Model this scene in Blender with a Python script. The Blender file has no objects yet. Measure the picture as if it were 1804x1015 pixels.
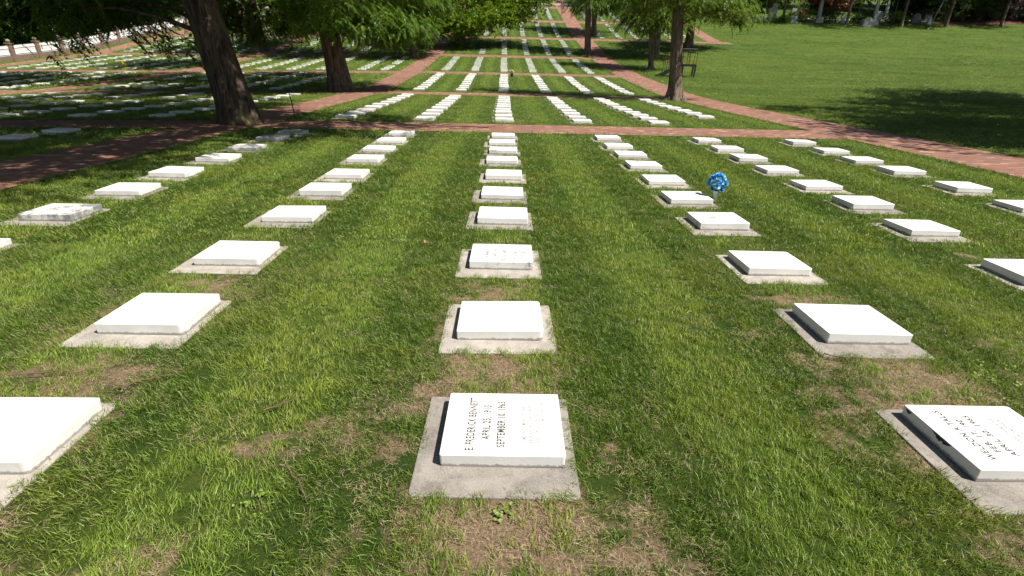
import bpy, bmesh, math, random
import numpy as np
from mathutils import Vector, Matrix

random.seed(7); rng = np.random.default_rng(7)
sc = bpy.context.scene
COL = sc.collection
# ------------------------------------------------------------------ camera
H = 1.87
def unit(v): return v / np.linalg.norm(v)
dY = unit(np.array([-14/900., -399.2/900., 1.0]))          # world +Y seen from the camera (x right, y down, z forward)
up = unit(np.cross(np.array([1, .0235, 0]), dY))
if up[1] > 0: up = -up
dX = np.cross(dY, up)
R = np.stack([dX, dY, up], 1)                               # world -> camera
cam = bpy.data.cameras.new('camera'); camo = bpy.data.objects.new('camera', cam); COL.objects.link(camo)
cam.sensor_width = 36; cam.lens = 36 * 900 / 1804; cam.clip_end = 900; cam.clip_start = .05
cr, cd, cf = R[0], R[1], R[2]
M = Matrix(((cr[0], -cd[0], -cf[0], 0), (cr[1], -cd[1], -cf[1], 0), (cr[2], -cd[2], -cf[2], H), (0, 0, 0, 1)))
camo.matrix_world = M
sc.camera = camo
# ------------------------------------------------------------------ light
SUNV = Vector((.58, -.30, 1.0)).normalized()
elev = math.asin(SUNV.z); azim = math.atan2(SUNV.x, SUNV.y)
w = bpy.data.worlds.new('World'); sc.world = w; w.use_nodes = True
nt = w.node_tree; nt.nodes.clear()
sky = nt.nodes.new('ShaderNodeTexSky'); sky.sky_type = 'NISHITA'; sky.sun_disc = False
sky.sun_elevation = elev; sky.sun_rotation = azim
bg = nt.nodes.new('ShaderNodeBackground'); bg.inputs[1].default_value = .05
wo = nt.nodes.new('ShaderNodeOutputWorld')
nt.links.new(sky.outputs[0], bg.inputs[0]); nt.links.new(bg.outputs[0], wo.inputs[0])
sun = bpy.data.lights.new('sun', 'SUN'); sun.energy = 5.0; sun.angle = math.radians(.53); sun.color = (1, .955, .88)
suno = bpy.data.objects.new('sun', sun); COL.objects.link(suno)
suno.rotation_euler = SUNV.to_track_quat('Z', 'Y').to_euler()
sc.view_settings.view_transform = 'Standard'; sc.view_settings.look = 'None'
sc.view_settings.exposure = .9; sc.view_settings.gamma = 1
sc.view_settings.use_curve_mapping = False

# ------------------------------------------------------------------ terrain
TT = np.array([(-60, 0), (0, 0), (27, -.04), (35.4, .03), (46.7, .68), (51.1, .95), (63.1, 2.08), (67.9, 2.62), (78.1, 4.4), (85.6, 5.5),
               (106, 9.9), (130, 15), (170, 21), (320, 34)])
_y = np.arange(-40, 320, .5); _z = np.interp(_y, TT[:, 0], TT[:, 1])
_k = np.exp(-.5 * (np.arange(-12, 13) * .5 / 2.5) ** 2); _k /= _k.sum()
_z = np.convolve(np.pad(_z, 12, mode='edge'), _k, 'valid')
def tz(x, y):
    z = np.interp(y, _y, _z)
    return z - .018 * np.clip(-np.asarray(x) - 6, 0, 40) * np.clip(np.asarray(y) / 15., 0, 1)
def proj(x, y, z):
    p = R @ (np.array([x, y, z]) - np.array([0, 0, H]))
    return (902 + 900 * p[0] / p[2], 507.5 + 900 * p[1] / p[2], p[2])

# numpy value noise
_lat = rng.random((256, 256))
def vnoise(x, y, s=1.0, seed=0):
    x = np.asarray(x) * s + 37.3 * seed + 1000; y = np.asarray(y) * s + 91.7 * seed + 1000
    xi = np.floor(x).astype(int); yi = np.floor(y).astype(int); fx = x - xi; fy = y - yi
    fx = fx * fx * (3 - 2 * fx); fy = fy * fy * (3 - 2 * fy)
    L = lambda a, b: _lat[a % 256, b % 256]
    return (L(xi, yi) * (1 - fx) + L(xi + 1, yi) * fx) * (1 - fy) + (L(xi, yi + 1) * (1 - fx) + L(xi + 1, yi + 1) * fx) * fy
def fbm(x, y, s, seed=0): return .55 * vnoise(x, y, s, seed) + .3 * vnoise(x, y, s * 2.1, seed + 3) + .15 * vnoise(x, y, s * 4.3, seed + 5)

# ------------------------------------------------------------------ material helpers
class NT:
    def __init__(s, name):
        s.m = bpy.data.materials.new(name); s.m.use_nodes = True; s.t = s.m.node_tree; s.t.nodes.clear()
        s.out = s.n('ShaderNodeOutputMaterial')
    def n(s, ty, **kw):
        nd = s.t.nodes.new(ty)
        for k, v in kw.items(): setattr(nd, k, v)
        return nd
    def l(s, a, b): s.t.links.new(a, b)
    def set(s, sock, v):
        if isinstance(v, bpy.types.NodeSocket): s.l(v, sock)
        else:
            if isinstance(v, (tuple, list)) and len(v) == 3 and sock.type == 'RGBA': v = (*v, 1)
            sock.default_value = v
    def noise(s, vec, scale, detail=3, rough=.5, dim='3D'):
        nd = s.n('ShaderNodeTexNoise'); nd.noise_dimensions = dim
        if vec is not None: s.l(vec, nd.inputs['Vector'])
        nd.inputs['Scale'].default_value = scale; nd.inputs['Detail'].default_value = detail; nd.inputs['Roughness'].default_value = rough
        return nd.outputs[0]
    def ramp(s, v, a, b, c0=(0, 0, 0), c1=(1, 1, 1)):
        nd = s.n('ShaderNodeMapRange'); nd.interpolation_type = 'SMOOTHSTEP'; s.l(v, nd.inputs[0])
        nd.inputs[1].default_value = a; nd.inputs[2].default_value = b
        return nd.outputs[0]
    def mix(s, f, a, b, mode='MIX'):
        nd = s.n('ShaderNodeMix'); nd.data_type = 'RGBA'; nd.blend_type = mode
        s.set(nd.inputs[0], f); s.set(nd.inputs[6], a); s.set(nd.inputs[7], b)
        return nd.outputs[2]
    def math(s, op, a, b=0.0, c=None):
        nd = s.n('ShaderNodeMath'); nd.operation = op; s.set(nd.inputs[0], a); s.set(nd.inputs[1], b)
        if c is not None: s.set(nd.inputs[2], c)
        return nd.outputs[0]
    def pos(s): return s.n('ShaderNodeNewGeometry').outputs['Position']
    def obj(s): return s.n('ShaderNodeTexCoord').outputs['Object']
    def rnd(s): return s.n('ShaderNodeObjectInfo').outputs['Random']
    def map(s, vec, scale=(1, 1, 1), rot=(0, 0, 0)):
        nd = s.n('ShaderNodeMapping'); s.l(vec, nd.inputs[0]); nd.inputs['Scale'].default_value = scale; nd.inputs['Rotation'].default_value = rot
        return nd.outputs[0]
    def bump(s, h, strength=.5, dist=.01):
        nd = s.n('ShaderNodeBump'); s.l(h, nd.inputs['Height']); nd.inputs['Strength'].default_value = strength; nd.inputs['Distance'].default_value = dist
        return nd.outputs[0]
    def bsdf(s, col, rough=.8, spec=.3, normal=None, metal=0):
        nd = s.n('ShaderNodeBsdfPrincipled'); s.set(nd.inputs['Base Color'], col); s.set(nd.inputs['Roughness'], rough)
        nd.inputs['Specular IOR Level'].default_value = spec; nd.inputs['Metallic'].default_value = metal
        if normal is not None: s.l(normal, nd.inputs['Normal'])
        return nd.outputs[0]
    def leaf(s, col, f=.35, rough=.45, spec=.3):
        b = s.bsdf(col, rough, spec); tr = s.n('ShaderNodeBsdfTranslucent'); s.set(tr.inputs[0], s.mix(1.0, col, (1.0, 1.0, .55), 'MULTIPLY'))
        mx = s.n('ShaderNodeMixShader'); mx.inputs[0].default_value = f; s.l(b, mx.inputs[1]); s.l(tr.outputs[0], mx.inputs[2])
        return mx.outputs[0]
    def done(s, sh): s.l(sh, s.out.inputs[0]); return s.m

def simple(name, col, rough=.7, spec=.3, var=.12, scale=20, metal=0):
    t = NT(name); n = t.noise(t.obj(), scale, 4)
    c = t.mix(n, tuple(x * (1 - var) for x in col), tuple(min(1, x * (1 + var)) for x in col))
    return t.done(t.bsdf(c, rough, spec, t.bump(n, .2, .003), metal))

# mow stripes: sheen of grass laid alternately away and towards, painted as colour; factor from world X and a little noise
def stripe_nodes(t, p):
    sep = t.n('ShaderNodeSeparateXYZ'); t.l(p, sep.inputs[0])
    wob = t.noise(t.map(p, (.35, .12, 0)), 1.0, 2)
    x = t.math('ADD', sep.outputs[0], t.math('MULTIPLY', wob, .7))
    si = t.math('SINE', t.math('MULTIPLY', x, 2 * math.pi / 1.36))
    f = t.ramp(si, -.55, .55)
    side = t.ramp(sep.outputs[0], 12.2, 12.8)                 # the open lawn on the right is mown crosswise
    wob2 = t.noise(t.map(p, (.05, .05, 0)), 1.0, 3)
    y2 = t.math('ADD', t.math('ADD', sep.outputs[1], t.math('MULTIPLY', sep.outputs[0], .22)), t.math('MULTIPLY', wob2, 9.0))
    s2 = t.math('ADD', t.math('MULTIPLY', t.ramp(t.math('SINE', t.math('MULTIPLY', y2, 1.9)), -.9, .9), .35), t.math('MULTIPLY', t.noise(t.map(p, (.10, .5, 0)), 1.0, 3), .6))
    mx = t.n('ShaderNodeMix'); t.l(side, mx.inputs[0]); t.l(f, mx.inputs[2]); t.l(s2, mx.inputs[3])
    return mx.outputs[0]

def grass_mat(name, lo, hi, yel, f=.3, ground=False, spec=.25):
    t = NT(name); p = t.pos()
    n1 = t.ramp(t.noise(t.map(p, (1, 1, 0)), .9, 3), .38, .66)
    n2 = t.ramp(t.noise(t.map(p, (1, 1, 0)), 4.0, 3, .6), .35, .65)
    st = stripe_nodes(t, p)
    c = t.mix(st, lo, hi)
    c = t.mix(t.math('MULTIPLY', n1, .5), c, yel)
    c = t.mix(t.math('MULTIPLY', n2, .35), c, tuple(x * .62 for x in lo))
    bv = t.n('ShaderNodeAttribute'); bv.attribute_name = 'blade'; bv = bv.outputs['Fac']
    r = t.rnd()
    c = t.mix(t.math('MULTIPLY', r, .35), c, tuple(x * .6 for x in lo))
    c = t.mix(t.math('MULTIPLY', t.ramp(bv, .55, 1.0), .65), c, (.36, .47, .11))  # whitish highlights on single blades, put into their colour
    c = t.mix(t.math('MULTIPLY', t.ramp(bv, .45, .0), .6), c, tuple(x * .5 for x in lo))
    c = t.mix(t.math('MULTIPLY', t.ramp(r, .86, .9), .55), c, (.34, .33, .13))
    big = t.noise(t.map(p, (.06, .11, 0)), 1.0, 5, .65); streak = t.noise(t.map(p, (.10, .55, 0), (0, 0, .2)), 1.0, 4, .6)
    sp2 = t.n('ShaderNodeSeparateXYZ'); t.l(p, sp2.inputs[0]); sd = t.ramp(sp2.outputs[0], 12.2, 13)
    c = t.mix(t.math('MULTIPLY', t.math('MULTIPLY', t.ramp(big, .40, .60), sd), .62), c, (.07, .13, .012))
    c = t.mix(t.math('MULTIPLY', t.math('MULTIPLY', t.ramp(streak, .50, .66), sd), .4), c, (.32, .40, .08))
    return t.done(t.leaf(c, f, .42, spec))

GL, GH, GY = (.092, .170, .014), (.27, .385, .052), (.40, .41, .055)
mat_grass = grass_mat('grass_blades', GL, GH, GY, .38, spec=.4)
mat_straw = simple('straw', (.33, .25, .15), .8, .2, .35, 60)
t = NT('weed_leaf'); c = t.mix(t.rnd(), (.13, .22, .03), (.27, .36, .06)); mat_weed = t.done(t.leaf(c, .3))

def ground_material():
    t = NT('lawn'); p = t.pos(); pf = t.map(p, (1, 1, 0))
    at = t.n('ShaderNodeAttribute'); at.attribute_name = 'bare'
    at2 = t.n('ShaderNodeAttribute'); at2.attribute_name = 'far'
    st = stripe_nodes(t, p)
    nf = t.noise(pf, 60, 4, .7); nm = t.noise(pf, 7, 4, .65); nl = t.noise(pf, .5, 3)
    g = t.mix(st, (.030, .064, .006), (.100, .156, .019))
    g = t.mix(t.math('MULTIPLY', t.ramp(nl, .35, .68), .55), g, (.13, .135, .022))
    g = t.mix(t.math('MULTIPLY', t.ramp(nm, .4, .7), .6), g, (.028, .062, .008))
    g = t.mix(t.math('MULTIPLY', t.ramp(t.noise(t.map(p, (.5, 2.2, 0)), 1.3, 5, .7), .42, .66), .6), g, (.036, .075, .009))
    g = t.mix(t.math('MULTIPLY', t.ramp(nf, .3, .7), .5), g, (.022, .05, .008))
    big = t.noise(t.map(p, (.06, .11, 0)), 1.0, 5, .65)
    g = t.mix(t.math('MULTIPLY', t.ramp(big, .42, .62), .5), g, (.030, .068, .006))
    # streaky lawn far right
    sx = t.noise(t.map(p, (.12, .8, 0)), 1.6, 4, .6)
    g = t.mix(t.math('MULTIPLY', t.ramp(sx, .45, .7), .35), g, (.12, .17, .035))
    soil = t.mix(t.ramp(nf, .3, .7), (.16, .10, .06), (.46, .325, .21))
    soil = t.mix(t.math('MULTIPLY', t.ramp(nm, .45, .7), .5), soil, (.22, .145, .085))
    patch = t.noise(pf, 3.1, 5, .7)
    f = t.ramp(t.math('ADD', at.outputs['Fac'], t.math('MULTIPLY', t.math('SUBTRACT', patch, .5), 1.5)), .36, .62)
    c = t.mix(f, g, soil)
    vf = t.noise(t.map(p, (1, 1, 0), (0, 0, .5)), 95, 5, .85)
    c = t.mix(t.math('MULTIPLY', t.ramp(vf, .5, .68), .55), c, (.16, .20, .06))
    c = t.mix(t.math('MULTIPLY', t.ramp(vf, .5, .36), .65), c, (.014, .026, .005))
    h = t.math('ADD', t.noise(pf, 200, 3, .7), t.noise(pf, 22, 3, .6))
    return t.done(t.bsdf(c, .9, .1, t.bump(h, .9, .03)))
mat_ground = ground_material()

def brick_material():
    t = NT('brick_paving'); p = t.pos(); m = t.map(p, (1, 1, 1))
    b = t.n('ShaderNodeTexBrick'); t.l(m, b.inputs['Vector'])
    b.inputs['Scale'].default_value = 1; b.inputs['Brick Width'].default_value = .205; b.inputs['Row Height'].default_value = .102
    b.inputs['Mortar Size'].default_value = .006; b.inputs['Mortar Smooth'].default_value = .3; b.inputs['Bias'].default_value = 0
    b.inputs['Color1'].default_value = (0, 0, 0, 1); b.inputs['Color2'].default_value = (1, 1, 1, 1); b.inputs['Mortar'].default_value = (.5, .5, .5, 1)
    n = t.noise(m, 1.2, 4); nf = t.noise(m, 70, 3)
    r = t.mix(b.outputs[0], (.12, .052, .034), (.30, .128, .078))
    r = t.mix(t.math('MULTIPLY', t.ramp(b.outputs[0], .0, .22), 1.0), (.15, .11, .11), r)
    r = t.mix(t.ramp(b.outputs[0], .86, 1.0), r, (.50, .32, .22))
    r = t.mix(t.math('MULTIPLY', t.ramp(n, .4, .7), .45), r, (.21, .13, .10))
    r = t.mix(t.math('MULTIPLY', t.ramp(t.noise(m, .45, 5, .7), .45, .7), .45), r, (.13, .07, .05))
    r = t.mix(t.math('MULTIPLY', nf, .3), r, (.16, .09, .06))
    c = t.mix(b.outputs['Fac'], r, (.19, .12, .09))
    return t.done(t.bsdf(c, .85, .2, t.bump(t.math('SUBTRACT', nf, b.outputs['Fac']), .5, .006)))
mat_brick = brick_material()

def marble_material(name, tone=1.0, stain=0.0, warm=0.0):
    t = NT(name); o = t.obj(); r = t.rnd()
    va = t.n('ShaderNodeVectorMath'); va.operation = 'ADD'; t.l(o, va.inputs[0])
    cb = t.n('ShaderNodeCombineXYZ'); t.l(t.math('MULTIPLY', r, 40), cb.inputs[0]); t.l(t.math('MULTIPLY', r, 17), cb.inputs[1]); t.l(cb.outputs[0], va.inputs[1])
    v = va.outputs[0]
    n = t.noise(v, 3.0, 5, .6); nf = t.noise(v, 45, 3, .6)
    c = t.mix(t.ramp(n, .3, .75), (.72 * tone, .70 * tone, .665 * tone), (.60 * tone, .58 * tone, (.54 - warm) * tone))
    c = t.mix(t.math('MULTIPLY', t.ramp(nf, .5, .8), .2), c, (.42, .40, .36))
    c = t.mix(t.math('MULTIPLY', t.ramp(t.noise(v, 2.3, 6, .7), .5, .72), .35), c, (.44, .425, .39))
    sep = t.n('ShaderNodeSeparateXYZ'); t.l(o, sep.inputs[0])
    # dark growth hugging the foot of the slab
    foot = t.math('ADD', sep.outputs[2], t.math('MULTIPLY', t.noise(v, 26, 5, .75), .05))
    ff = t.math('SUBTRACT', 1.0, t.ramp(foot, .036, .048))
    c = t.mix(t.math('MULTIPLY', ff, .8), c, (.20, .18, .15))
    # blots of black lichen, different on every stone
    sp = t.noise(v, 6.5, 6, .75)
    am = t.ramp(t.math('ADD', sp, t.math('MULTIPLY', t.noise(v, 1.7, 2), .6)), .98 - stain, 1.14 - stain)
    c = t.mix(t.math('MULTIPLY', am, .8), c, (.12, .125, .12))
    return t.done(t.bsdf(c, .55, .35, t.bump(t.noise(v, 110, 4), .12, .002)))
mat_marble = [marble_material('white_marble', 1.0, 0.0), marble_material('speckled_marble', .97, .11), marble_material('mottled_marble', .84, .26, .02)]
def marble_far():
    t = NT('marble_far'); p = t.pos(); n = t.noise(p, 2.2, 3)
    return t.done(t.bsdf(t.mix(t.ramp(n, .4, .7), (.76, .745, .71), (.64, .625, .59)), .6, .3))
mat_marble_far = marble_far()

def concrete_material(name='concrete', k=1.0, st=.6):
    t = NT(name); o = t.obj(); p = t.pos()
    n = t.noise(p, 5, 6, .7); nf = t.noise(p, 130, 3, .7)
    c = t.mix(t.ramp(n, .3, .7), (.17 * k, .15 * k, .125 * k), (.28 * k, .25 * k, .215 * k))
    c = t.mix(t.math('MULTIPLY', t.ramp(t.noise(p, 4.5, 8, .8), .46, .62), st), c, (.10, .087, .072))
    c = t.mix(t.math('MULTIPLY', t.ramp(t.noise(p, 14, 6, .85), .56, .7), .6), c, (.075, .066, .055))
    c = t.mix(t.math('MULTIPLY', t.ramp(nf, .35, .75), .4), c, (.46 * k, .43 * k, .39 * k))
    c = t.mix(t.math('MULTIPLY', t.ramp(t.noise(p, 170, 2, .7), .62, .75), .6), c, (.10, .09, .08))
    return t.done(t.bsdf(c, .9, .2, t.bump(nf, .5, .003)))
mat_concrete = concrete_material()
mat_concrete_old = concrete_material('weathered_concrete', .88, .8)
mat_concrete_pale = concrete_material('pale_concrete', 1.22, .25)

def bark_material(name, a, b, mossy=0):
    t = NT(name); o = t.obj(); m = t.map(o, (5, 5, .55))
    n = t.noise(m, 2.0, 6, .65); n2 = t.noise(t.map(o, (9, 9, 1.4)), 3, 5, .7)
    c = t.mix(t.ramp(n, .3, .68), a, b)
    c = t.mix(t.math('MULTIPLY', t.ramp(n2, .45, .7), .7), c, tuple(x * .35 for x in a))
    if mossy: c = t.mix(t.math('MULTIPLY', t.ramp(t.noise(o, 1.3, 4), .5, .7), .5), c, (.15, .15, .05))
    h = t.math('ADD', n, n2)
    return t.done(t.bsdf(c, .95, .1, t.bump(h, 1.0, .06)))
mat_bark = bark_material('bark', (.075, .052, .040), (.26, .20, .155))
mat_bark_moss_shaded = bark_material('mossy_bark', (.036, .025, .019), (.17, .12, .09), 1)  # dark tones put the leaning trunk's shade into the bark colour

def leaf_material(name, a, b, f=.4):
    t = NT(name); p = t.pos()
    n = t.ramp(t.noise(p, 1.1, 3), .35, .65); n2 = t.noise(p, 9, 2)
    c = t.mix(n, a, b); c = t.mix(t.math('MULTIPLY', n2, .5), c, tuple(x * .6 for x in a))
    return t.done(t.leaf(c, f, .4, .3))
mat_leaf = leaf_material('needle_leaves', (.065, .14, .014), (.17, .26, .03), .45)
mat_leaf_fresh = leaf_material('fresh_leaves', (.10, .17, .02), (.20, .27, .035), .5)
mat_leaf_bright = leaf_material('bright_leaves', (.12, .22, .015), (.28, .38, .025), .55)
mat_leaf_dark = leaf_material('dark_leaves', (.028, .06, .012), (.07, .125, .02), .35)
mat_leaf_purple = leaf_material('purple_leaves', (.035, .018, .014), (.075, .035, .028), .25)
mat_leaf_red = leaf_material('red_leaves', (.14, .045, .03), (.2, .09, .05), .3)
mat_black = simple('black_metal', (.018, .018, .02), .45, .5, .2)
mat_white = simple('white_paint', (.78, .78, .77), .5, .4, .05)
mat_orange = simple('orange_webbing', (.5, .12, .05), .6)
mat_greyst = simple('grey_granite', (.30, .30, .30), .6, .4, .3, 60)
mat_darkst = simple('dark_granite', (.06, .06, .07), .3, .5, .2, 60)
mat_whst = simple('pale_stone', (.40, .39, .37), .7, .3, .15, 6)
mat_ink = simple('cut_lettering', (.055, .055, .058), .8, .1, .3, 200)
mat_ink2 = simple('worn_lettering', (.22, .22, .22), .8, .1, .25, 200)
mat_stain = simple('dark_stain', (.05, .05, .05), .8, .1, .3, 90)
mat_mulch = simple('red_mulch', (.12, .055, .04), .9, .1, .4, 8)
mat_twig = simple('twig_bark', (.13, .08, .05), .8, .2, .3, 40)

# ------------------------------------------------------------------ mesh helpers
def mesh_obj(name, V, Fc, mat, parent=None, smooth=False):
    me = bpy.data.meshes.new(name)
    V = np.asarray(V, dtype=np.float32); 
    if isinstance(Fc, np.ndarray):
        k = Fc.shape[1]
        me.vertices.add(len(V)); me.vertices.foreach_set('co', V.ravel())
        me.loops.add(Fc.size); me.loops.foreach_set('vertex_index', Fc.ravel().astype(np.int32))
        me.polygons.add(len(Fc)); me.polygons.foreach_set('loop_start', np.arange(0, Fc.size, k, dtype=np.int32))
        me.update(calc_edges=True)
    else:
        me.from_pydata([tuple(map(float, v)) for v in V], [], Fc)
    if smooth: me.polygons.foreach_set('use_smooth', np.ones(len(me.polygons), dtype=bool))
    if mat is not None:
        for mm in (mat if isinstance(mat, (list, tuple)) else [mat]): me.materials.append(mm)
    o = bpy.data.objects.new(name, me); COL.objects.link(o)
    if parent is not None: o.parent = parent
    return o
def tag(o, label=None, cat=None, group=None, kind=None):
    if label: o['label'] = label
    if cat: o['category'] = cat
    if group: o['group'] = group
    if kind: o['kind'] = kind
    return o
def empty(name, loc, label, cat, group=None, rz=0):
    o = bpy.data.objects.new(name, None); COL.objects.link(o); o.empty_display_size = .2
    o.location = [float(v) for v in loc]; o.rotation_euler = (0, 0, rz); tag(o, label, cat, group); return o

class MB:
    def __init__(s): s.V = []; s.F = []
    def add(s, V, F):
        n = len(s.V); s.V += [tuple(map(float, v)) for v in V]; s.F += [tuple(i + n for i in f) for f in F]; return s
    def box(s, c, d, rz=0, taper=1.0, lean=(0, 0)):
        cx, cy, cz = c; dx, dy, dz = [q / 2 for q in d]; V = []
        for k, zz in enumerate((-dz, dz)):
            f = 1 if k == 0 else taper
            for sx, sy in ((-1, -1), (1, -1), (1, 1), (-1, 1)):
                x = sx * dx * f; y = sy * dy * f
                V.append((cx + x * math.cos(rz) - y * math.sin(rz) + (lean[0] if k else 0), cy + x * math.sin(rz) + y * math.cos(rz) + (lean[1] if k else 0), cz + zz))
        return s.add(V, [(3, 2, 1, 0), (4, 5, 6, 7), (0, 1, 5, 4), (1, 2, 6, 5), (2, 3, 7, 6), (3, 0, 4, 7)])
    def tube(s, pts, rad, n=8, cap=True):
        pts = [Vector(p) for p in pts]; rad = rad if isinstance(rad, (list, tuple)) else [rad] * len(pts)
        V = []; F = []
        ref = Vector((0, 0, 1)) if abs((pts[-1] - pts[0]).normalized().z) < .9 else Vector((1, 0, 0))
        for i, p in enumerate(pts):
            d = (pts[min(i + 1, len(pts) - 1)] - pts[max(i - 1, 0)]).normalized()
            a = d.cross(ref).normalized(); b = d.cross(a)
            for k in range(n):
                q = 2 * math.pi * k / n; V.append(p + (a * math.cos(q) + b * math.sin(q)) * rad[i])
        for i in range(len(pts) - 1):
            for k in range(n): F.append((i * n + k, i * n + (k + 1) % n, (i + 1) * n + (k + 1) % n, (i + 1) * n + k))
        if cap: F += [tuple(range(n))[::-1], tuple(range((len(pts) - 1) * n, len(pts) * n))]
        return s.add(V, F)
    def lathe(s, c, prof, n=16):
        V = []; F = []
        for r, z in prof:
            for k in range(n): V.append((c[0] + r * math.cos(2 * math.pi * k / n), c[1] + r * math.sin(2 * math.pi * k / n), c[2] + z))
        for i in range(len(prof) - 1):
            for k in range(n): F.append((i * n + k, i * n + (k + 1) % n, (i + 1) * n + (k + 1) % n, (i + 1) * n + k))
        F += [tuple(range(n))[::-1], tuple(range((len(prof) - 1) * n, len(prof) * n))]
        return s.add(V, F)
    def build(s, name, mat, parent=None, bevel=0, seg=2, smooth=False):
        me = bpy.data.meshes.new(name); me.from_pydata(s.V, [], s.F)
        if bevel:
            bm = bmesh.new(); bm.from_mesh(me); bmesh.ops.recalc_face_normals(bm, faces=bm.faces)
            bmesh.ops.bevel(bm, geom=bm.edges[:], offset=bevel, segments=seg, profile=.5, affect='EDGES'); bm.to_mesh(me); bm.free()
        else:
            bm = bmesh.new(); bm.from_mesh(me); bmesh.ops.recalc_face_normals(bm, faces=bm.faces); bm.to_mesh(me); bm.free()
        if smooth: me.polygons.foreach_set('use_smooth', np.ones(len(me.polygons), dtype=bool))
        for mm in (mat if isinstance(mat, (list, tuple)) else [mat]): me.materials.append(mm)
        o = bpy.data.objects.new(name, me); COL.objects.link(o)
        if parent is not None: o.parent = parent
        return o

# ------------------------------------------------------------------ paths (axis parallel brick walks)
PITCH = 16.4
LONG = [(-9.4, -7.35, 6.0 - 14, 132), (10.2, 12.65, -6, 132), (-29.2, -27.2, 14, 132), (-48.7, -46.6, 14, 132), (30.0, 32.2, 83.3, 132)]
CROSS = [(15.35 + PITCH * k, 17.5 + PITCH * k) for k in range(0, 7)]
CROSSX = [(-48.7, 10.2)] * 4 + [(-48.7, 33.0), (-48.7, 30.0), (-48.7, 30.0)]
CROSSX[0] = (-46.6, 10.2)
def on_path(x, y, m=0.0):
    r = np.zeros(np.shape(x), bool)
    for a, b, c, d in LONG: r |= (x > a + m) & (x < b - m) & (y > c) & (y < d)
    for (c, d), (a, b) in zip(CROSS, CROSSX): r |= (x > a) & (x < b) & (y > c + m) & (y < d - m)
    return r
def strip(name, x0, x1, y0, y1, lift, label_kind='structure'):
    nx = max(2, int((x1 - x0) / 1.0) + 1); ny = max(2, int((y1 - y0) / 1.0) + 1)
    xs = np.linspace(x0, x1, nx); ys = np.linspace(y0, y1, ny)
    X, Y = np.meshgrid(xs, ys)
    # slightly ragged edge where the turf creeps over
    Z = tz(X, Y) + lift
    V = np.stack([X, Y, Z], -1).reshape(-1, 3)
    i = np.arange(nx * ny).reshape(ny, nx)
    Fq = np.stack([i[:-1, :-1], i[:-1, 1:], i[1:, 1:], i[1:, :-1]], -1).reshape(-1, 4)
    o = mesh_obj(name, V, Fq, mat_brick); tag(o, kind='structure'); return o
for a, b, c, d in LONG: strip('path', a, b, c, d, .014)
for (c, d), (a, b) in zip(CROSS, CROSSX):
    # cut the cross walks at the long walks so no two sheets share a plane
    cuts = sorted([(p, q) for p, q, r0, r1 in LONG if q > a + .05 and p < b - .05 and r0 <= c])
    x = a
    for p, q in cuts:
        if p > x + .1: strip('path', x, p, c, d, .010)
        x = max(x, q)
    if x < b - .1: strip('path', x, b, c, d, .010)

# ------------------------------------------------------------------ grave stones
GW, GD = .63, .52
K0 = {0: [(.02, 1.98), (0, 3.26), (0, 4.65), (.01, 6.16), (0, 7.44), (.02, 8.80), (-.01, 10.30), (.01, 11.53), (-.02, 12.78), (.01, 14.06)],
      -1: [(-2.56, 1.91), (-2.60, 3.28), (-2.65, 4.64), (-2.63, 6.10), (-2.66, 7.44), (-2.67, 8.65), (-2.72, 10.13), (-2.74, 11.43), (-2.74, 12.76), (-2.73, 14.10)],
      1: [(2.68, 1.90), (2.73, 3.26), (2.73, 4.59), (2.78, 6.08), (2.79, 7.33), (2.80, 8.62), (2.80, 10.02), (2.84, 11.32), (2.81, 12.52), (2.83, 14.02)],
      2: [None, (5.33, 3.2), (5.33, 4.41), (5.36, 5.96), (5.41, 7.2), (5.4, 8.43), (5.4, 9.82), (5.4, 11.1), (5.45, 12.41), (5.5, 13.91)],
      3: [None, None, None, (7.95, 5.95), (7.93, 7.18), (7.98, 8.44), (7.97, 9.93), (7.97, 11.14), (8.04, 12.45), (8.06, 13.92)],
      -2: [None, (-5.4, 3.2), (-5.42, 4.62), (-5.46, 6.0), (-5.46, 7.26), (-5.5, 8.5), (-5.52, 9.94), (-5.58, 11.29), (-5.62, 12.74), (-5.57, 13.94)]}
CENTRE = {-2: -5.4, -1: -2.7, 0: 0, 1: 2.72, 2: 5.42, 3: 8.02}
ORD = ['first', 'second', 'third', 'fourth', 'fifth', 'sixth', 'seventh', 'eighth', 'ninth', 'tenth']
COLNAME = {-2: 'second line left of centre', -1: 'first line left of centre', 0: 'centre line', 1: 'first line right of centre', 2: 'second line right of centre', 3: 'third line right of centre'}
PLOT = {0: 'front plot', 1: 'second plot', 2: 'third plot', 3: 'fourth plot', 4: 'fifth plot', 5: 'sixth plot', 6: 'seventh plot'}
stones = []   # x, y, k, col, row, label
jr = random.Random(3)
for c, L in K0.items():
    for r, e in enumerate(L):
        if e is None: continue
        stones.append([e[0], e[1], 0, c, r, '%s from the near end, %s, %s' % (ORD[r], COLNAME[c], PLOT[0])])
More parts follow.
